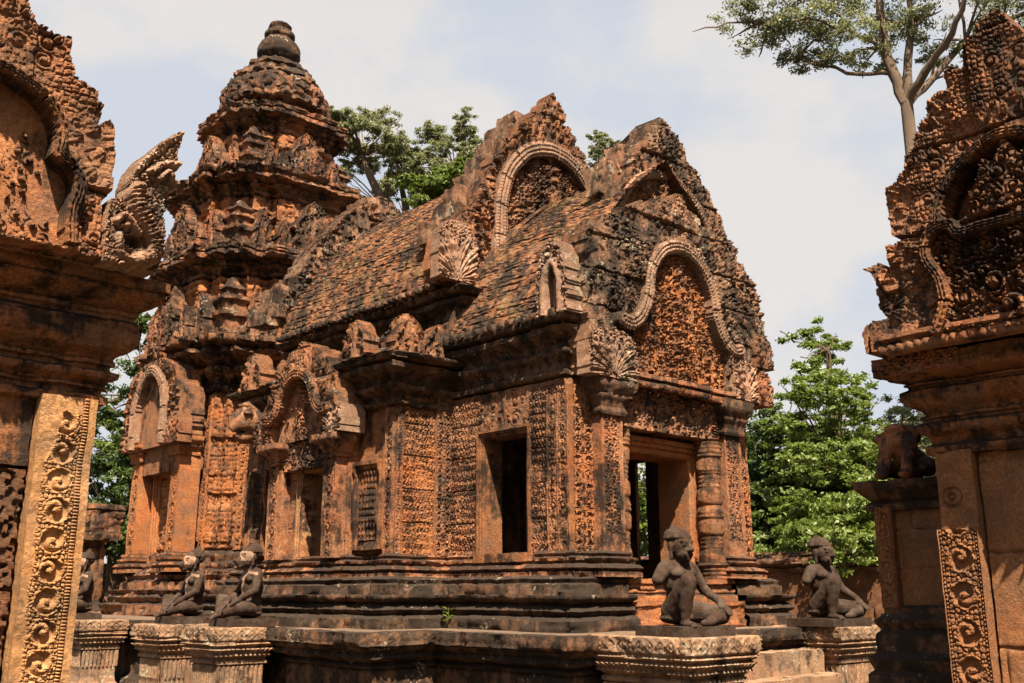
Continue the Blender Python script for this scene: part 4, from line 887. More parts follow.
# ================================================================== FOREGROUND SHRINE, RIGHT
shr = thing('carved_shrine', 'near carved shrine at the right with a dark pediment and a scroll pilaster', 'shrine', (7.6, 2.4, -H))
SX = 7.0
pilaster(shr, mX, (SX + .05, 3.15), .27, -H, .42, .06, scroll(.27, 5), M['block'], .05, .006, 0, 0)
pilaster(shr, mX, (SX + .05, 3.13), .25, .42, 1.0, .05, lambda A, B: np.where(np.hypot(A - .09, B - .22) < .075, .5 + .5 * np.cos(np.hypot(A - .09, B - .22) * 150), .25 + .1 * n2(A, B, .06)), M['block'], .03, .007, 0, 0, 'pilaster_block')
mk('wall', relief(G(), (SX + .08, 2.86, -H), -Y_, Z_, 2.2, 2.75, lambda A, B: blocks(.52, .62, 9, .5)(A, B), .03, .011, .3), M['block'], shr, wear=.006)
g = G(); box(g, SX + .1, SX + 2.6, .6, 3.12, -H, 1.3, .1); mk('core', g, M['plain'], shr, wear=.01)
SC = [(0, .93), (.05, .94), (.06, 1.0), (.02, 1.02), (.03, 1.07), (.08, 1.10), (.09, 1.16), (.05, 1.18), (.05, 1.20), (.07, 1.205), (.07, 1.225), (.05, 1.23), (.07, 1.26), (.13, 1.30), (.17, 1.34), (.17, 1.40), (.13, 1.42), (.13, 1.435), (.15, 1.44), (.15, 1.455), (.12, 1.46), (.15, 1.475), (.25, 1.50), (.28, 1.54), (.28, 1.63), (.24, 1.64), (-.4, 1.65)]
mk('cornice', mould(G(), [(SX + 2.6, 3.14), (SX + .05, 3.14), (SX + .05, .6)], SC, False, .014, .008, [(1.10, 1.165, 'bead', .014, .055), (1.28, 1.41, 'petalup', .012, .09)], .006), M['plain'], shr, wear=.01)
mk('cornice_band', relief(G(), (SX - .235, 3.42, 1.51), -Y_, Z_, .62, .13, foliage(.035, 3, (.025, .05), 350), .03, .007, .1), M['carve'], shr)
lowS = [(1.20, 0), (1.22, .15), (1.17, .2), (1.02, .24), (1.02, .42), (1.08, .55), (1.12, .66), (1.05, .72), (.96, .60), (.95, .80), (.84, .84), (.84, .9), (0, .9)]
pediment(shr, mX, (SX - .38, 2.25, 1.665), [(u * .94, v * .92) for u, v in lowS], [(.58, .05), (.51, .22), (.51, .38), (.60, .58), (.56, .74), (.42, .78), (.36, .70), (.2, .70), (0, .70)], .4, .007, .04, M['carve'], 71, .10, .15, .08, curl=(.05, .11), kc=.06, flame=.10, bandmat=M['plain'], joint=.9)
mk('tympanum_ledge', mould(G(), [(SX - .1, 3.2), (SX - .36, 3.2), (SX - .36, 1.4), (SX - .1, 1.4)], [(0, 1.62), (.05, 1.63), (.06, 1.69), (.03, 1.70), (.08, 1.73), (.08, 1.76), (0, 1.77)], False, .015, .01, [(1.63, 1.695, 'bead', .014, .06)], 0), M['carve'], shr)
halfS = [(.90, 0), (.93, .2), (.90, .42), (.76, .48), (.74, .62), (.66, .66), (.64, .82), (.56, .86), (.54, 1.0), (.40, 1.02), (.38, 1.16), (.26, 1.14), (.2, 1.3), (.1, 1.42), (0, 1.52)]
pediment(shr, mX, (SX - .38, 2.25, 2.475), [(u * .94, v * .945) for u, v in halfS], [(.50, .0), (.47, .15), (.36, .32), (.19, .44), (0, .50)], .5, .007, .04, M['carve'], 75, .10, .0, .16, curl=(.03, .065), kc=.038, flame=.085, bandmat=M['plain'], joint=.7)
g = G()
A, B = grid2(-.42, .42, 0, .5, .008); d0 = np.abs(A); top = .42 - 1.1 * np.clip(d0 - .06, 0, 1) + .05 * np.cos(A * 40)
masked(g, (SX - .38, 2.25, 2.46), -Y_, Z_, A, B, .04 + .09 * fol(A, B, .05, 4, (.03, .06), 220), (B < top) & (A > -.26), .1)
mk('tympanum_figures', g, M['carve'], shr, wear=.01, angle=60)
g = roof_side(G(), -1, SX - .05, 3.2, SX + .9, 3.7, 1.0, 2.3, .1, 0, .03, 3); mk('roof', g, M['roof'], shr) if False else None
# set-back wing with its own narrow pilaster and a broken crouching lion on the cornice
WX = 7.66
g = G(); box(g, WX + .02, WX + 1.8, 3.1, 3.93, -H, .75, .1); mk('wing_core', g, M['plain'], shr, wear=.012)
pilaster(shr, mX, (WX + .02, 3.95), .14, -.12, .66, .04, scroll(.14, 2), M['block'], .03, .007, 0, 0)
mk('wing_wall', relief(G(), (WX + .03, 3.80, -.12), -Y_, Z_, .68, .80, blocks(.5, .3, 3), .02, .012, .1), M['block'], shr, wear=.006)
WP = [(WX + 1.8, 3.95), (WX, 3.95), (WX, 3.0)]
mk('wing_base', mould(G(), WP, [(.12, -H), (.12, -1.0), (.06, -.95), (.12, -.85), (.12, -.62), (.08, -.58), (.11, -.5), (.06, -.45), (.06, -.32), (.02, -.28), (.06, -.22), (.02, -.17), (.03, -.12), (0, -.1)], False, .02, .012, [(-.28, -.17, 'petal', .012, .05), (-.58, -.45, 'bead', .01, .05)], .005), M['dark'], shr, wear=.008)
mk('wing_cornice', mould(G(), WP, [(0, .62), (.04, .63), (.05, .68), (.02, .7), (.08, .76), (.12, .8), (.13, .86), (-.3, .87)], False, .02, .01, (), .004), M['dark'], shr, wear=.01)

# ================================================================== STATUES (one voxel-fused body each)
def fused(name, blobs, mat, vox=.010, smooth=3):
    """blobs: ('e', centre, radii) ellipsoids and ('l', p0, r0, p1, r1) tapering limbs, fused into one skin"""
    bm = bmesh.new()
    def sph(c, r):
        bmesh.ops.create_icosphere(bm, subdivisions=2, radius=1, matrix=Matrix.Translation(c) @ Matrix.Diagonal((*r, 1)))
    for b in blobs:
        if b[0] == 'e': sph(b[1], b[2])
        else:
            _, p, r, q, t = b; p, q = Vector(p), Vector(q); n = max(2, int((q - p).length / (min(r, t) * .45)) + 1)
            for k in range(n + 1):
                f = k / n; rr = r + (t - r) * f; sph(p.lerp(q, f), (rr, rr, rr))
    me = bpy.data.meshes.new(name); bm.to_mesh(me); bm.free()
    o = bpy.data.objects.new(name, me); sc.collection.objects.link(o)
    m = o.modifiers.new('r', 'REMESH'); m.mode = 'VOXEL'; m.voxel_size = vox
    m2 = o.modifiers.new('s', 'SMOOTH'); m2.iterations = smooth; m2.factor = .5
    bpy.context.view_layer.update()
    new = bpy.data.meshes.new_from_object(o.evaluated_get(bpy.context.evaluated_depsgraph_get()))
    bpy.data.objects.remove(o); bpy.data.meshes.remove(me)
    V = np.empty(len(new.vertices) * 3, np.float32); new.vertices.foreach_get('co', V); V = V.reshape(-1, 3)
    V += (vn(V, .05, 4) - .5) * .006; new.vertices.foreach_set('co', V.ravel())
    new.polygons.foreach_set('use_smooth', np.ones(len(new.polygons), bool)); new.materials.clear(); new.materials.append(mat); new.name = name
    return new
def hand(c, fwd, side, down, s=1., thumb=1):
    """palm with four bent fingers and a thumb; fwd, side, down unit vectors"""
    c, f, u, d = Vector(c), Vector(fwd), Vector(side), Vector(down); o = [('e', tuple(c), (.030 * s, .030 * s, .024 * s)), ('l', tuple(c), .026 * s, tuple(c + f * .03 * s), .026 * s)]
    for k, ln in enumerate((.052, .062, .058, .046)):
        b = c + f * .045 * s + u * (k - 1.5) * .019 * s; m = b + f * ln * .55 * s + d * .008 * s; e = m + f * ln * .35 * s + d * .028 * s
        o += [('l', tuple(b), .0098 * s, tuple(m), .009 * s), ('l', tuple(m), .009 * s, tuple(e), .0078 * s)]
    b = c + u * thumb * .026 * s; o += [('l', tuple(b), .012 * s, tuple(b + u * thumb * .022 * s + f * .03 * s + d * .012 * s), .009 * s)]
    return o
def head(c, s, muzzle=0.):
    """face looking to -Y"""
    x, y, z = c; P = lambda a, b, d: (x + a * s, y + b * s, z + d * s)
    o = [('e', P(0, 0, .02), (.092 * s, .105 * s, .115 * s)), ('e', P(0, -.035, -.055), (.07 * s, .072 * s, .06 * s)), ('e', P(0, -.075, -.09), (.032 * s, .03 * s, .026 * s)),
         ('l', P(0, -.098, .03), .013 * s, P(0, -.125, -.025), .022 * s), ('e', P(-.018, -.108, -.027), (.015 * s,) * 3), ('e', P(.018, -.108, -.027), (.015 * s,) * 3),
         ('l', P(-.06, -.082, .042), .012 * s, P(-.012, -.10, .035), .012 * s), ('l', P(.06, -.082, .042), .012 * s, P(.012, -.10, .035), .012 * s),
         ('e', P(-.037, -.088, .016), (.020 * s, .013 * s, .011 * s)), ('e', P(.037, -.088, .016), (.020 * s, .013 * s, .011 * s)),
         ('l', P(-.036, -.095, -.056), .012 * s, P(.036, -.095, -.056), .012 * s), ('l', P(-.028, -.094, -.073), .012 * s, P(.028, -.094, -.073), .012 * s),
         ('e', P(-.098, .01, .0), (.014 * s, .028 * s, .042 * s)), ('e', P(.098, .01, .0), (.014 * s, .028 * s, .042 * s)),
         ('l', P(-.098, .008, -.03), .014 * s, P(-.095, .0, -.085), .017 * s), ('l', P(.098, .008, -.03), .014 * s, P(.095, .0, -.085), .017 * s)]
    if muzzle: o += [('l', P(0, -.07, -.03), .055 * s, P(0, -.125, -.05), .046 * s), ('l', P(0, -.08, -.08), .045 * s, P(0, -.11, -.09), .036 * s), ('e', P(0, -.165, -.04), (.034 * s, .02 * s, .022 * s))]
    return o
# seated guardian: right knee raised, left leg folded, left hand on the knee, right forearm lost
kneel = [('e', (0, .02, .14), (.155, .13, .12)), ('l', (0, .01, .18), .125, (0, .0, .30), .112), ('e', (0, .0, .33), (.125, .10, .10)), ('e', (0, .0, .43), (.168, .112, .115)),
         ('e', (-.075, -.065, .455), (.085, .05, .05)), ('e', (.075, -.065, .455), (.085, .05, .05)), ('l', (-.14, .0, .495), .078, (.14, .0, .495), .078), ('l', (0, 0, .52), .072, (0, -.015, .60), .066),
         ('e', (0, .01, .40), (.165, .125, .16)), ('l', (-.17, .0, .495), .070, (-.245, .01, .40), .056), ('e', (-.25, .01, .392), (.054, .054, .03)),
         ('l', (.175, .0, .49), .064, (.265, -.05, .32), .049), ('l', (.265, -.05, .32), .048, (.262, -.235, .215), .033),
         ('l', (-.09, -.0, .14), .105, (-.15, -.255, .385), .073), ('e', (-.15, -.262, .392), (.068, .07, .066)), ('l', (-.15, -.265, .37), .066, (-.145, -.21, .17), .060), ('l', (-.145, -.21, .17), .056, (-.145, -.20, .055), .038),
         ('e', (-.145, -.20, .035), (.042, .05, .036)), ('l', (-.145, -.22, .03), .036, (-.15, -.31, .022), .026),
         ('l', (.10, -.0, .125), .105, (.25, -.26, .105), .075), ('e', (.25, -.265, .105), (.078, .078, .072)), ('l', (.245, -.27, .085), .066, (.08, -.295, .062), .046), ('l', (.08, -.295, .05), .042, (-.04, -.31, .035), .028)]
kneel += [('l', (-.15 + (k - 2) * .017, -.31, .018), .0115, (-.152 + (k - 2) * .019, -.345 + abs(k - 1) * .006, .013), .010) for k in range(5)]
kneel += hand((.26, -.255, .195), (-.05, -.87, -.49), (1, 0, 0), (0, -.4, -.91), 1.15, -1) + [('e', (0, .02, .075), (.20, .14, .06))]
kneel += head((0, -.03, .685), 1.14)
kneel_me = fused('body', kneel, M['statue'], .0085)
bun = [('e', (0, .0, .79), (.122, .124, .068)), ('e', (0, -.005, .765), (.120, .126, .05)), ('e', (0, .025, .845), (.05, .05, .034))] + [('l', (.117 * math.cos(t), -.002 + .120 * math.sin(t), .765), .014, (.085 * math.cos(t), .085 * math.sin(t), .835), .011) for t in np.arange(22) * .2856]
bun_me = fused('headdress', bun, M['statue'], .008)
# seated attendant with an animal head: legs crossed low, hands meeting over the ankle
sit = [('e', (0, .03, .13), (.165, .14, .115)), ('l', (0, .03, .18), .13, (0, .03, .30), .115), ('e', (0, .03, .34), (.13, .105, .10)), ('e', (0, .03, .45), (.17, .115, .12)), ('e', (0, .04, .38), (.17, .13, .19)), ('e', (-.075, -.045, .475), (.085, .045, .05)), ('e', (.075, -.045, .475), (.085, .045, .05)),
       ('l', (-.14, .03, .53), .078, (.14, .03, .53), .078), ('l', (0, .03, .55), .074, (0, .01, .65), .07),
       ('l', (-.18, .03, .52), .064, (-.245, -.02, .34), .05), ('l', (-.245, -.02, .34), .049, (-.13, -.21, .215), .034), ('l', (.18, .03, .52), .064, (.245, -.03, .34), .05), ('l', (.245, -.03, .34), .049, (.10, -.23, .19), .034),
       ('l', (-.10, .0, .13), .105, (-.27, -.23, .23), .074), ('e', (-.27, -.235, .235), (.072, .072, .07)), ('l', (-.265, -.24, .215), .064, (-.07, -.34, .085), .044), ('l', (-.07, -.34, .06), .04, (-.03, -.43, .03), .028),
       ('l', (.10, .0, .125), .105, (.27, -.21, .13), .074), ('e', (.27, -.215, .13), (.074, .074, .07)), ('l', (.265, -.22, .115), .064, (.04, -.30, .07), .044), ('l', (.04, -.30, .06), .04, (-.09, -.31, .04), .03), ('e', (0, .02, .07), (.2, .15, .06))]
sit += hand((-.12, -.225, .20), (.35, -.75, -.55), (.9, .4, 0), (0, -.45, -.89), 1.1, 1) + hand((.09, -.245, .175), (-.45, -.72, -.52), (.85, -.5, 0), (0, -.45, -.89), 1.1, -1)
sit += [('l', (-.03 + (k - 2) * .015, -.43, .022), .0105, (-.03 + (k - 2) * .018, -.465, .015), .009) for k in range(5)]
sit += head((0, -.02, .735), 1.12, 1.)
sit_me = fused('body', sit, M['statue'], .0085)
sit_me.materials.append(M['statue_pale'])
C = np.empty(len(sit_me.polygons) * 3, np.float32); sit_me.polygons.foreach_get('center', C); C = C.reshape(-1, 3)
wob = (vn(C, .05, 2)[..., 0] - .5) * .05
pale = ((C[:, 2] > .69 + wob * .5) & (C[:, 2] < .80 + wob * .6) & (C[:, 1] < -.015 + wob) & (C[:, 1] > -.145 + wob * .5)) | ((C[:, 2] > .24) & (C[:, 2] < .60) & (C[:, 1] < -.025) & (np.abs(C[:, 0] + .03) < .055 + .12 * np.clip(C[:, 2] - .36, 0, .2) + wob)) | ((np.abs(C[:, 2] - .56 + np.abs(C[:, 0]) * .1) < .016) & (C[:, 1] < .0))
sit_me.polygons.foreach_set('material_index', pale.astype(np.int32))
crown = [('e', (0, .03, .83), (.105, .11, .07)), ('e', (0, .07, .80), (.10, .07, .10)), ('l', (0, .045, .88), .05, (0, .05, .91), .036)] + [('l', (.095 * math.cos(t), .03 + .10 * math.sin(t), .80), .018, (.07 * math.cos(t), .03 + .07 * math.sin(t), .88), .015) for t in np.arange(16) * .3927]
crown_me = fused('headdress', crown, M['statue'], .008)
def statue(body, cap_me, loc, rz, s, label, slab=(.66, .56), sl=.085):
    t = thing('guardian_statue', label, 'statue', loc, 'seated guardian statues on pedestals'); t.rotation_euler = (0, 0, rz)
    g = box(G(), -slab[0] / 2, slab[0] / 2, -slab[1] / 2 - .06, slab[1] / 2 - .06, -H, sl - H, .05)
    p = _mk('plinth_slab', g, M['statue'], None, .006, 40); p.parent = t
    b = bpy.data.objects.new('body', body); sc.collection.objects.link(b); b.parent = t; b.location = (0, 0, sl - .012); b.scale = (s, s, s)
    h = bpy.data.objects.new('headdress', cap_me); sc.collection.objects.link(h); h.parent = b
    return t
zp = ZT + .012
statue(kneel_me, bun_me, (7.26, 5.66, zp), -.10, 1.0, 'dark seated guardian nearest the camera, on the pedestal left of the front door steps', (.66, .56))
statue(kneel_me, bun_me, (10.52, 6.16, zp), -.08, 1.06, 'dark seated guardian on the right hand pedestal, against the far laterite wall', (.74, .6))
statue(sit_me, crown_me, (5.66, 10.44, zp), LEFT - .1, .92, 'seated animal headed statue with pale face and chest, larger of the pale pair', (.56, .54))
statue(sit_me, crown_me, (5.66, 11.86, zp), LEFT - .1, .90, 'seated animal headed statue with pale chest, smaller and left of its twin', (.56, .54))
statue(sit_me, crown_me, (5.40, 14.75, zp), LEFT - .1, .95, 'half hidden seated statue just beside the ochre scroll pillar', (.6, .56))

# broken crouching lion on the wing of the right shrine
lion = [('e', (0, .12, .16), (.13, .16, .15)), ('l', (0, .05, .2), .12, (0, -.05, .34), .11), ('e', (-.02, -.06, .44), (.10, .09, .06)), ('l', (-.1, -.1, .3), .06, (-.1, -.2, .04), .05), ('l', (.1, -.1, .3), .06, (.1, -.2, .04), .05),
        ('l', (-.13, .1, .12), .09, (-.15, -.04, .10), .06), ('l', (.13, .1, .12), .09, (.15, -.04, .10), .06), ('e', (-.1, -.24, .03), (.05, .07, .035)), ('e', (.1, -.24, .03), (.05, .07, .035)), ('e', (.05, .06, .40), (.07, .09, .10)), ('l', (-.1, .0, .42), .05, (-.16, -.12, .36), .04)]
lm = fused('crouching_lion', lion, M['carve'], .014)
lo = bpy.data.objects.new('crouching_lion', lm); sc.collection.objects.link(lo); lo.location = (WX + .10, 3.72, .865 + H); lo.rotation_euler = (0, 0, LEFT); lo.scale = (1.0, 1.0, .92)
tag(lo, 'headless crouching stone lion on the low cornice of the right hand shrine', 'statue')

# ================================================================== FAR LEFT SHRINE AND BOUNDARY WALL
ru = thing('ruined_shrine', 'low broken shrine with a carved frieze beyond the terrace at far left', 'shrine', (7.6, 24, -H))
RP = rect(6.6, 9.0, 23.5, 26)
mk('wall', mould(G(), RP, [(.3, -H), (.3, -.4), (.1, -.3), (0, -.2), (0, 1.1)], True, .08, .05, [(-.1, 1.0, 'leaf', .03, .12)]), M['plain'], ru, wear=.02)
mk('frieze', mould(G(), RP, [(0, 1.08), (.25, 1.15), (.28, 1.3), (.2, 1.34), (.22, 1.8), (.3, 1.84), (.3, 1.95), (-.4, 2.0)], True, .05, .04, [(1.34, 1.8, 'leaf', .07, .16)]), M['tower'], ru, wear=.03)
g = G(); lathe(g, (7.8, 24.6, 0), dense([(.9, 1.95), (.95, 2.2), (.7, 2.3), (.72, 3.0), (.85, 3.1), (.8, 3.3), (.5, 3.4), (.5, 3.9), (.3, 4.1), (.02, 4.3)], .1), 16); mk('roof', g, M['tower'], ru, wear=.07)
bw = thing('boundary_wall', 'long dark laterite enclosure wall with a coping behind the statues', 'wall', (20, 14, -H))
mk('wall_face', relief(G(), (20, 32, -H), -Y_, Z_, 30, 2.05, blocks(.7, .33, 4, .5), .06, .05, .4), M['laterite'], bw, wear=.02)
mk('wall_face', relief(G(), (2, 32, -H), X_, Z_, 18, 2.05, blocks(.7, .33, 4, .5), .06, .08, .4), M['laterite'], bw, wear=.02)
cp = [(0, .40), (.1, .43), (.12, .50), (.05, .53), (.16, .60), (.18, .68), (.10, .74), (.02, .80), (-.15, .86), (-.5, .87)]
mk('coping', mould(G(), [(2, 32), (20, 32), (20, 2)][::-1] and [(20, 32), (20, 2)], cp, False, .09, .04, (), .03), M['laterite'], bw, wear=.04)
mk('coping', mould(G(), [(2, 32), (20, 32)], cp, False, .09, .05, (), .03), M['laterite'], bw, wear=.04)

# ================================================================== TREES
def leaves(name, par, clusters, n, size, mat, seed, flat=.8):
    """clusters: (centre, radius xyz); small leaf faces bunched on twigs inside each cluster"""
    rs = np.random.RandomState(seed); W = np.array([c[1][0] * c[1][1] * c[1][2] for c in clusters]) ** .75; W = W / W.sum(); pts = []; nr = []
    for (c, r), w in zip(clusters, W):
        m = int(n * w); k = max(5, m // 70); d = rs.normal(size=(k, 3)); d /= np.linalg.norm(d, axis=1)[:, None]
        tw = np.array(c) + d * (rs.rand(k, 1) ** .42) * np.array(r)
        i = rs.randint(0, k, m); pts.append(tw[i] + rs.normal(size=(m, 3)) * np.array(r) * .115 * np.array([1, 1, flat]))
        nr.append(d[i] * .5 + rs.normal(size=(m, 3)) * .6 + np.array([0, 0, .65]))
    P = np.concatenate(pts); N_ = np.concatenate(nr); N_ /= np.linalg.norm(N_, axis=1)[:, None]
    a = np.cross(N_, rs.normal(size=P.shape)); a /= np.linalg.norm(a, axis=1)[:, None]; b = np.cross(N_, a)
    s = size * (.6 + .8 * rs.rand(len(P), 1))
    V = np.stack([P - a * s, P + b * s * .42 + N_ * s * .12, P + a * s, P - b * s * .42 + N_ * s * .12], 1)
    g = G(); g.add(V.reshape(-1, 3), np.arange(len(P) * 4).reshape(-1, 4)); return mk(name, g, mat, par, wear=0, angle=180)
def tree(name, label, trunk, rad, limbs, clusters, n, size, leaf, bark, seed, group=None, flat=.8, twigs=2):
    t = thing(name, label, 'tree', (trunk[0][0], trunk[0][1], -H), group)
    g = G(); tube(g, trunk, rad, 12, .10, seed)
    rs = np.random.RandomState(seed + 5)
    for l, r0, r1 in limbs: tube(g, l, np.linspace(r0, r1, len(l)), 8, .12, seed + len(l))
    for c, r in clusters:      # every leaf cluster hangs on a limb of its own
        pts = np.concatenate([np.array(trunk)] + [np.array(l) for l, _, _ in limbs]); c = np.array(c)
        k = pts[np.argmin(np.linalg.norm((pts - c) * [1, 1, 1.0], axis=1) + 2.5 * (pts[:, 2] > c[2] + .2))]
        for q in range(twigs):
            e = c + rs.normal(size=3) * np.array(r) * .5
            tube(g, [k, k + (e - k) * .55 + [0, 0, .12 * np.linalg.norm(e - k) * rs.rand()], e], [min(.07, max(.02, rad[-1] * .3)), min(.04, rad[-1] * .2), .012], 5, .12, seed + q)
    mk('trunk', g, bark, t, wear=.03)
    leaves('crown', t, clusters, n, size, leaf, seed, flat)
    return t
def pc(px, py, D, r, jit=0): return (at(px, py, D), r)
# tall pale-barked tree over the right shrine
b0 = at(906, 100, 30); bt = lambda x, y, D=30: tuple(at(x, y, D))
base = (b0[0] * 1.0, b0[1] * 1.0, -H - .1)
tr = [base, (b0[0], b0[1], b0[2] * .5), tuple(b0)]
limbs = [([bt(906, 103), bt(893, 72), bt(884, 45), bt(880, 0), bt(878, -60)], .19, .08), ([bt(906, 103), bt(908, 70), bt(912, 30), bt(905, -40)], .17, .06), ([bt(907, 103), bt(925, 72, 29.5), bt(945, 45, 29), bt(962, 10, 28.5), bt(975, -40, 28)], .15, .05), ([bt(908, 104), bt(930, 82, 30.5), bt(965, 42, 31), bt(1005, 22, 31.5), bt(1040, 5, 32)], .13, .05),
         ([bt(892, 73), bt(860, 74, 30), bt(825, 66, 30), bt(795, 58, 30)], .08, .02), ([bt(884, 50), bt(850, 30, 29.5), bt(808, 18, 29), bt(772, 22, 29)], .07, .02)]
cl = [pc(740, 12, 29, (1.0, 1.0, .7)), pc(765, 35, 30, (1.1, 1.1, .65)), pc(790, 18, 29, (1.2, 1.3, .8)), pc(790, 62, 30, (.7, .8, .5)), pc(815, 45, 30, (1.1, 1.1, .7)), pc(835, 12, 29.5, (1.3, 1.2, .9)), pc(840, 58, 30, (.9, 1, .5)), pc(862, 35, 29, (1.0, 1, .7)), pc(870, 62, 31, (.8, .8, .4)),
      pc(895, 25, 31, (1.1, 1.1, .8)), pc(925, 15, 30, (1.0, 1.0, .7)), pc(935, 48, 31, (.8, .8, .5)), pc(955, 62, 31, (.7, .7, .5)), pc(980, 20, 31, (1.2, 1.2, .7)), pc(1005, 10, 32, (1.2, 1.2, .8)), pc(780, -25, 29, (1.6, 1.6, 1.0)), pc(840, -40, 30, (1.8, 1.8, 1.1)), pc(900, -45, 30, (1.8, 1.8, 1.2)), pc(960, -35, 30, (1.8, 1.8, 1.1)), pc(1030, -30, 31, (1.8, 1.8, 1.2)), pc(1040, 35, 32, (1.0, 1.0, .6))]
tree('tall_tree', 'tall pale barked forking tree rising above the right hand shrine', tr, [.27, .22, .18], limbs, cl, 44000, .058, M['leaf_dark'], M['bark'], 3)
# bright layered tree beyond the wall
def layered(cx, top, spread, D, seed, n):
    rs = np.random.RandomState(seed); o = []
    for i in range(n):
        f = (i + .5) / n; w = spread * (.18 + .95 * f ** .75); y = top + (560 - top) * f + rs.randn() * 9
        for q in range(3 + int(4 * f)): o.append(pc(cx + (rs.rand() - .5) * 2 * w, y + rs.randn() * 12, D + rs.randn() * (1.0 + f * 1.2), (.55 + .45 * f, .55 + .45 * f, .36 + .18 * rs.rand())))
    return o
c0 = at(842, 500, 26)
tree('layered_tree', 'bright green tree of layered boughs between the hall and the right shrine', [(c0[0], c0[1], -H), (c0[0], c0[1], 2.5), tuple(at(828, 350, 26))], [.22, .17, .05], [], layered(825, 330, 62, 26, 3, 11) + layered(838, 380, 52, 26.5, 14, 9), 75000, .062, M['leaf_bright'], M['bark_dark'], 8, flat=.7)
def bush(name, label, px, py0, py1, D, w, n, size, leaf, seed, group='forest trees beyond the wall', k=14):
    rs = np.random.RandomState(seed); b = at(px, 560, D); top = at(px, py0, D)[2]; bot = at(px, py1, D)[2]; c = []
    for i in range(k):
        a = rs.rand() * 6.283; f = rs.rand(); q = math.sqrt(rs.rand()) * w * math.sin(math.pi * (.18 + .78 * f)) ** .6; r = w * (.30 + .2 * rs.rand())
        c.append((np.array([b[0] + q * math.cos(a), b[1] + q * math.sin(a), bot + (top - bot) * (.05 + .88 * f)]), (r, r, r * .75)))
    return tree(name, label, [(b[0], b[1], -H), (b[0], b[1], (bot - H) * .5 + .2), (b[0], b[1], bot + (top - bot) * .6)], [.05 * w + .08, .04 * w + .07, .03 * w + .03], [], c, n, size, leaf, M['bark_dark'], seed, group)
FB = [(775, 415, 555, 29, 2.0, 'rounded mid green tree directly right of the hall doorway columns', 'leaf_mid'), (768, 470, 560, 27.5, 1.3, 'small shrub of deep green against the hall corner behind the wall', 'leaf_mid'), (815, 470, 560, 34, 2.4, 'dark undergrowth tree behind the right hand statue', 'leaf_dark'),
      (875, 430, 556, 31, 2.0, 'dense green tree touching the left edge of the right shrine', 'leaf_mid'), (900, 400, 560, 38, 3.0, 'far dull green tree mostly hidden by the right shrine', 'leaf_dark'), (655, 430, 600, 30, 2.6, 'green tree glimpsed through the dark front doorway', 'leaf_bright'), (720, 420, 570, 34, 3.0, 'tree behind the hall between doorway and far wall', 'leaf_mid')]
for i, (px, a, b, D, w, lb, lf) in enumerate(FB): bush('forest_tree', lb, px, a, b, D, w, 16000, .085, M[lf], 20 + i)
# trees behind the tower, against the sky
def sky_tree(px, py, D, sp, label, leaf, seed, n=11000, trunk_px=None):
    rs = np.random.RandomState(seed); tx = trunk_px or px; b = at(tx, 560, D); c = []
    for (dx, dy, r) in sp:
        for q in range(3): c.append(pc(px + dx + rs.randn() * 7, py + dy + rs.randn() * 6, D + rs.randn() * .8, (r * .55, r * .55, r * .36)))
    p1 = at(tx, py + 75, D); p2 = at(px, py + 20, D)
    return tree('forest_tree', label, [(b[0], b[1], -H), tuple(p1), tuple(p2)], [.32, .22, .10], [], c, n * 3, .055, M[leaf], M['bark'], seed, 'forest trees beyond the wall')
sky_tree(362, 135, 38, [(-22, -22, .9), (-5, -12, 1.2), (15, -5, 1.2), (30, 5, 1.0), (-15, 12, 1.2), (8, 22, 1.1), (25, 30, .9), (-25, 35, 1.0)], 'tree with two bare leaning stems just right of the tower finial', 'leaf_dark', 41, trunk_px=385)
sky_tree(400, 160, 42, [(-15, -10, 1.0), (5, 0, 1.1), (18, 20, 1.2), (-8, 22, 1.1)], 'thin grey green tree in the gap between tower and hall gable', 'leaf_dark', 42, trunk_px=410)
sky_tree(455, 150, 40, [(10, -28, 1.0), (-15, -12, 1.2), (15, -8, 1.2), (-30, 8, 1.2), (0, 12, 1.4), (24, 14, 1.2), (-15, 32, 1.4), (12, 38, 1.4)], 'full mid green tree rising behind the brick roof left of the hall gable', 'leaf_dark', 43, 17000)
sky_tree(438, 185, 36, [(-18, 5, .8), (0, -5, .9), (18, -12, .8), (8, 12, 1.0), (-12, 22, 1.0)], 'bright yellow green tree lowest above the brick roof', 'leaf_bright', 44)
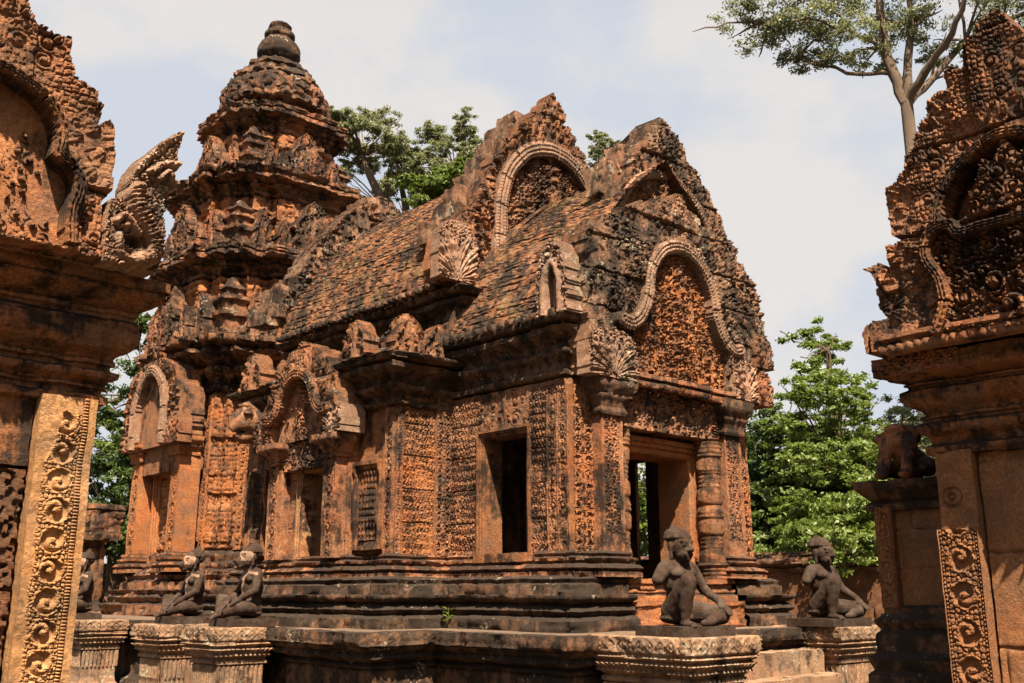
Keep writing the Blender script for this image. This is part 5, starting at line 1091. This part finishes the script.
sky_tree(606, 152, 45, [(-8, -8, .8), (2, -4, .8), (8, 4, .9), (-4, 12, 1.0), (4, 22, 1.0), (-10, 26, 1.0)], 'small tree top showing between the two stone gables', 'leaf_dark', 45, 6000)
bush('forest_tree', 'tall green tree in the gap left of the tower, beside the near gate', 128, 290, 560, 31, 2.3, 26000, .085, M['leaf_mid'], 51, k=26)
bush('forest_tree', 'lower tree of bright leaves behind the ruined shrine at far left', 112, 390, 560, 34, 2.0, 15000, .08, M['leaf_bright'], 52)
wd = G(); rs = np.random.RandomState(4); c = np.array([7.0, 8.55, ZT + .02])
for k in range(26):
    a = rs.rand() * 6.283; h = .05 + .16 * rs.rand(); e = c + np.array([math.cos(a) * .06, math.sin(a) * .06, h]); u = np.array([-math.sin(a), math.cos(a), 0]) * .022; f = np.array([math.cos(a), math.sin(a), .4]) * .03
    wd.add([e - f, e + u, e + f, e - u], [[0, 1, 2, 3]])
tube(wd, [tuple(c), tuple(c + [0, 0, .2])], [.006, .004], 5)
w_ = _mk('weed', wd, M['leaf_bright'], None, 0, 180, (c[0], c[1], c[2])) if False else _mk('weed', wd.xf(lambda v: v - np.array([0, 0, 0])), M['leaf_bright'], None, 0, 180)
tag(w_, 'small green weed sprouting from the terrace at the foot of the hall', 'plant')

rs = np.random.RandomState(9); n = 15000; a = R(-HEAD + 90) + R(42) + rs.rand(n) * R(276); rr = 34 + 12 * rs.rand(n); hgt = 17 * rs.rand(n) ** .8 * (.75 + .25 * np.sin(a * 9) * np.cos(a * 23))  # unseen leaf ring outside the view, added to cut sky fill from the horizon
P = np.stack([rr * np.cos(a), rr * np.sin(a), hgt - H], -1); N_ = rs.normal(size=(n, 3)); N_ /= np.linalg.norm(N_, axis=1)[:, None]; u = np.cross(N_, rs.normal(size=(n, 3))); u /= np.linalg.norm(u, axis=1)[:, None]; v = np.cross(N_, u)
g = G(); g.add(np.stack([P - u * .8, P + v * .5, P + u * .8, P - v * .5], 1).reshape(-1, 3), np.arange(n * 4).reshape(-1, 4))
sky_screen = _mk('forest', g, M['leaf_mid'], None, 0, 180); sky_screen['kind'] = 'stuff'; tag(sky_screen, 'unseen forest crowns around the court, added to block low sky light', 'forest')
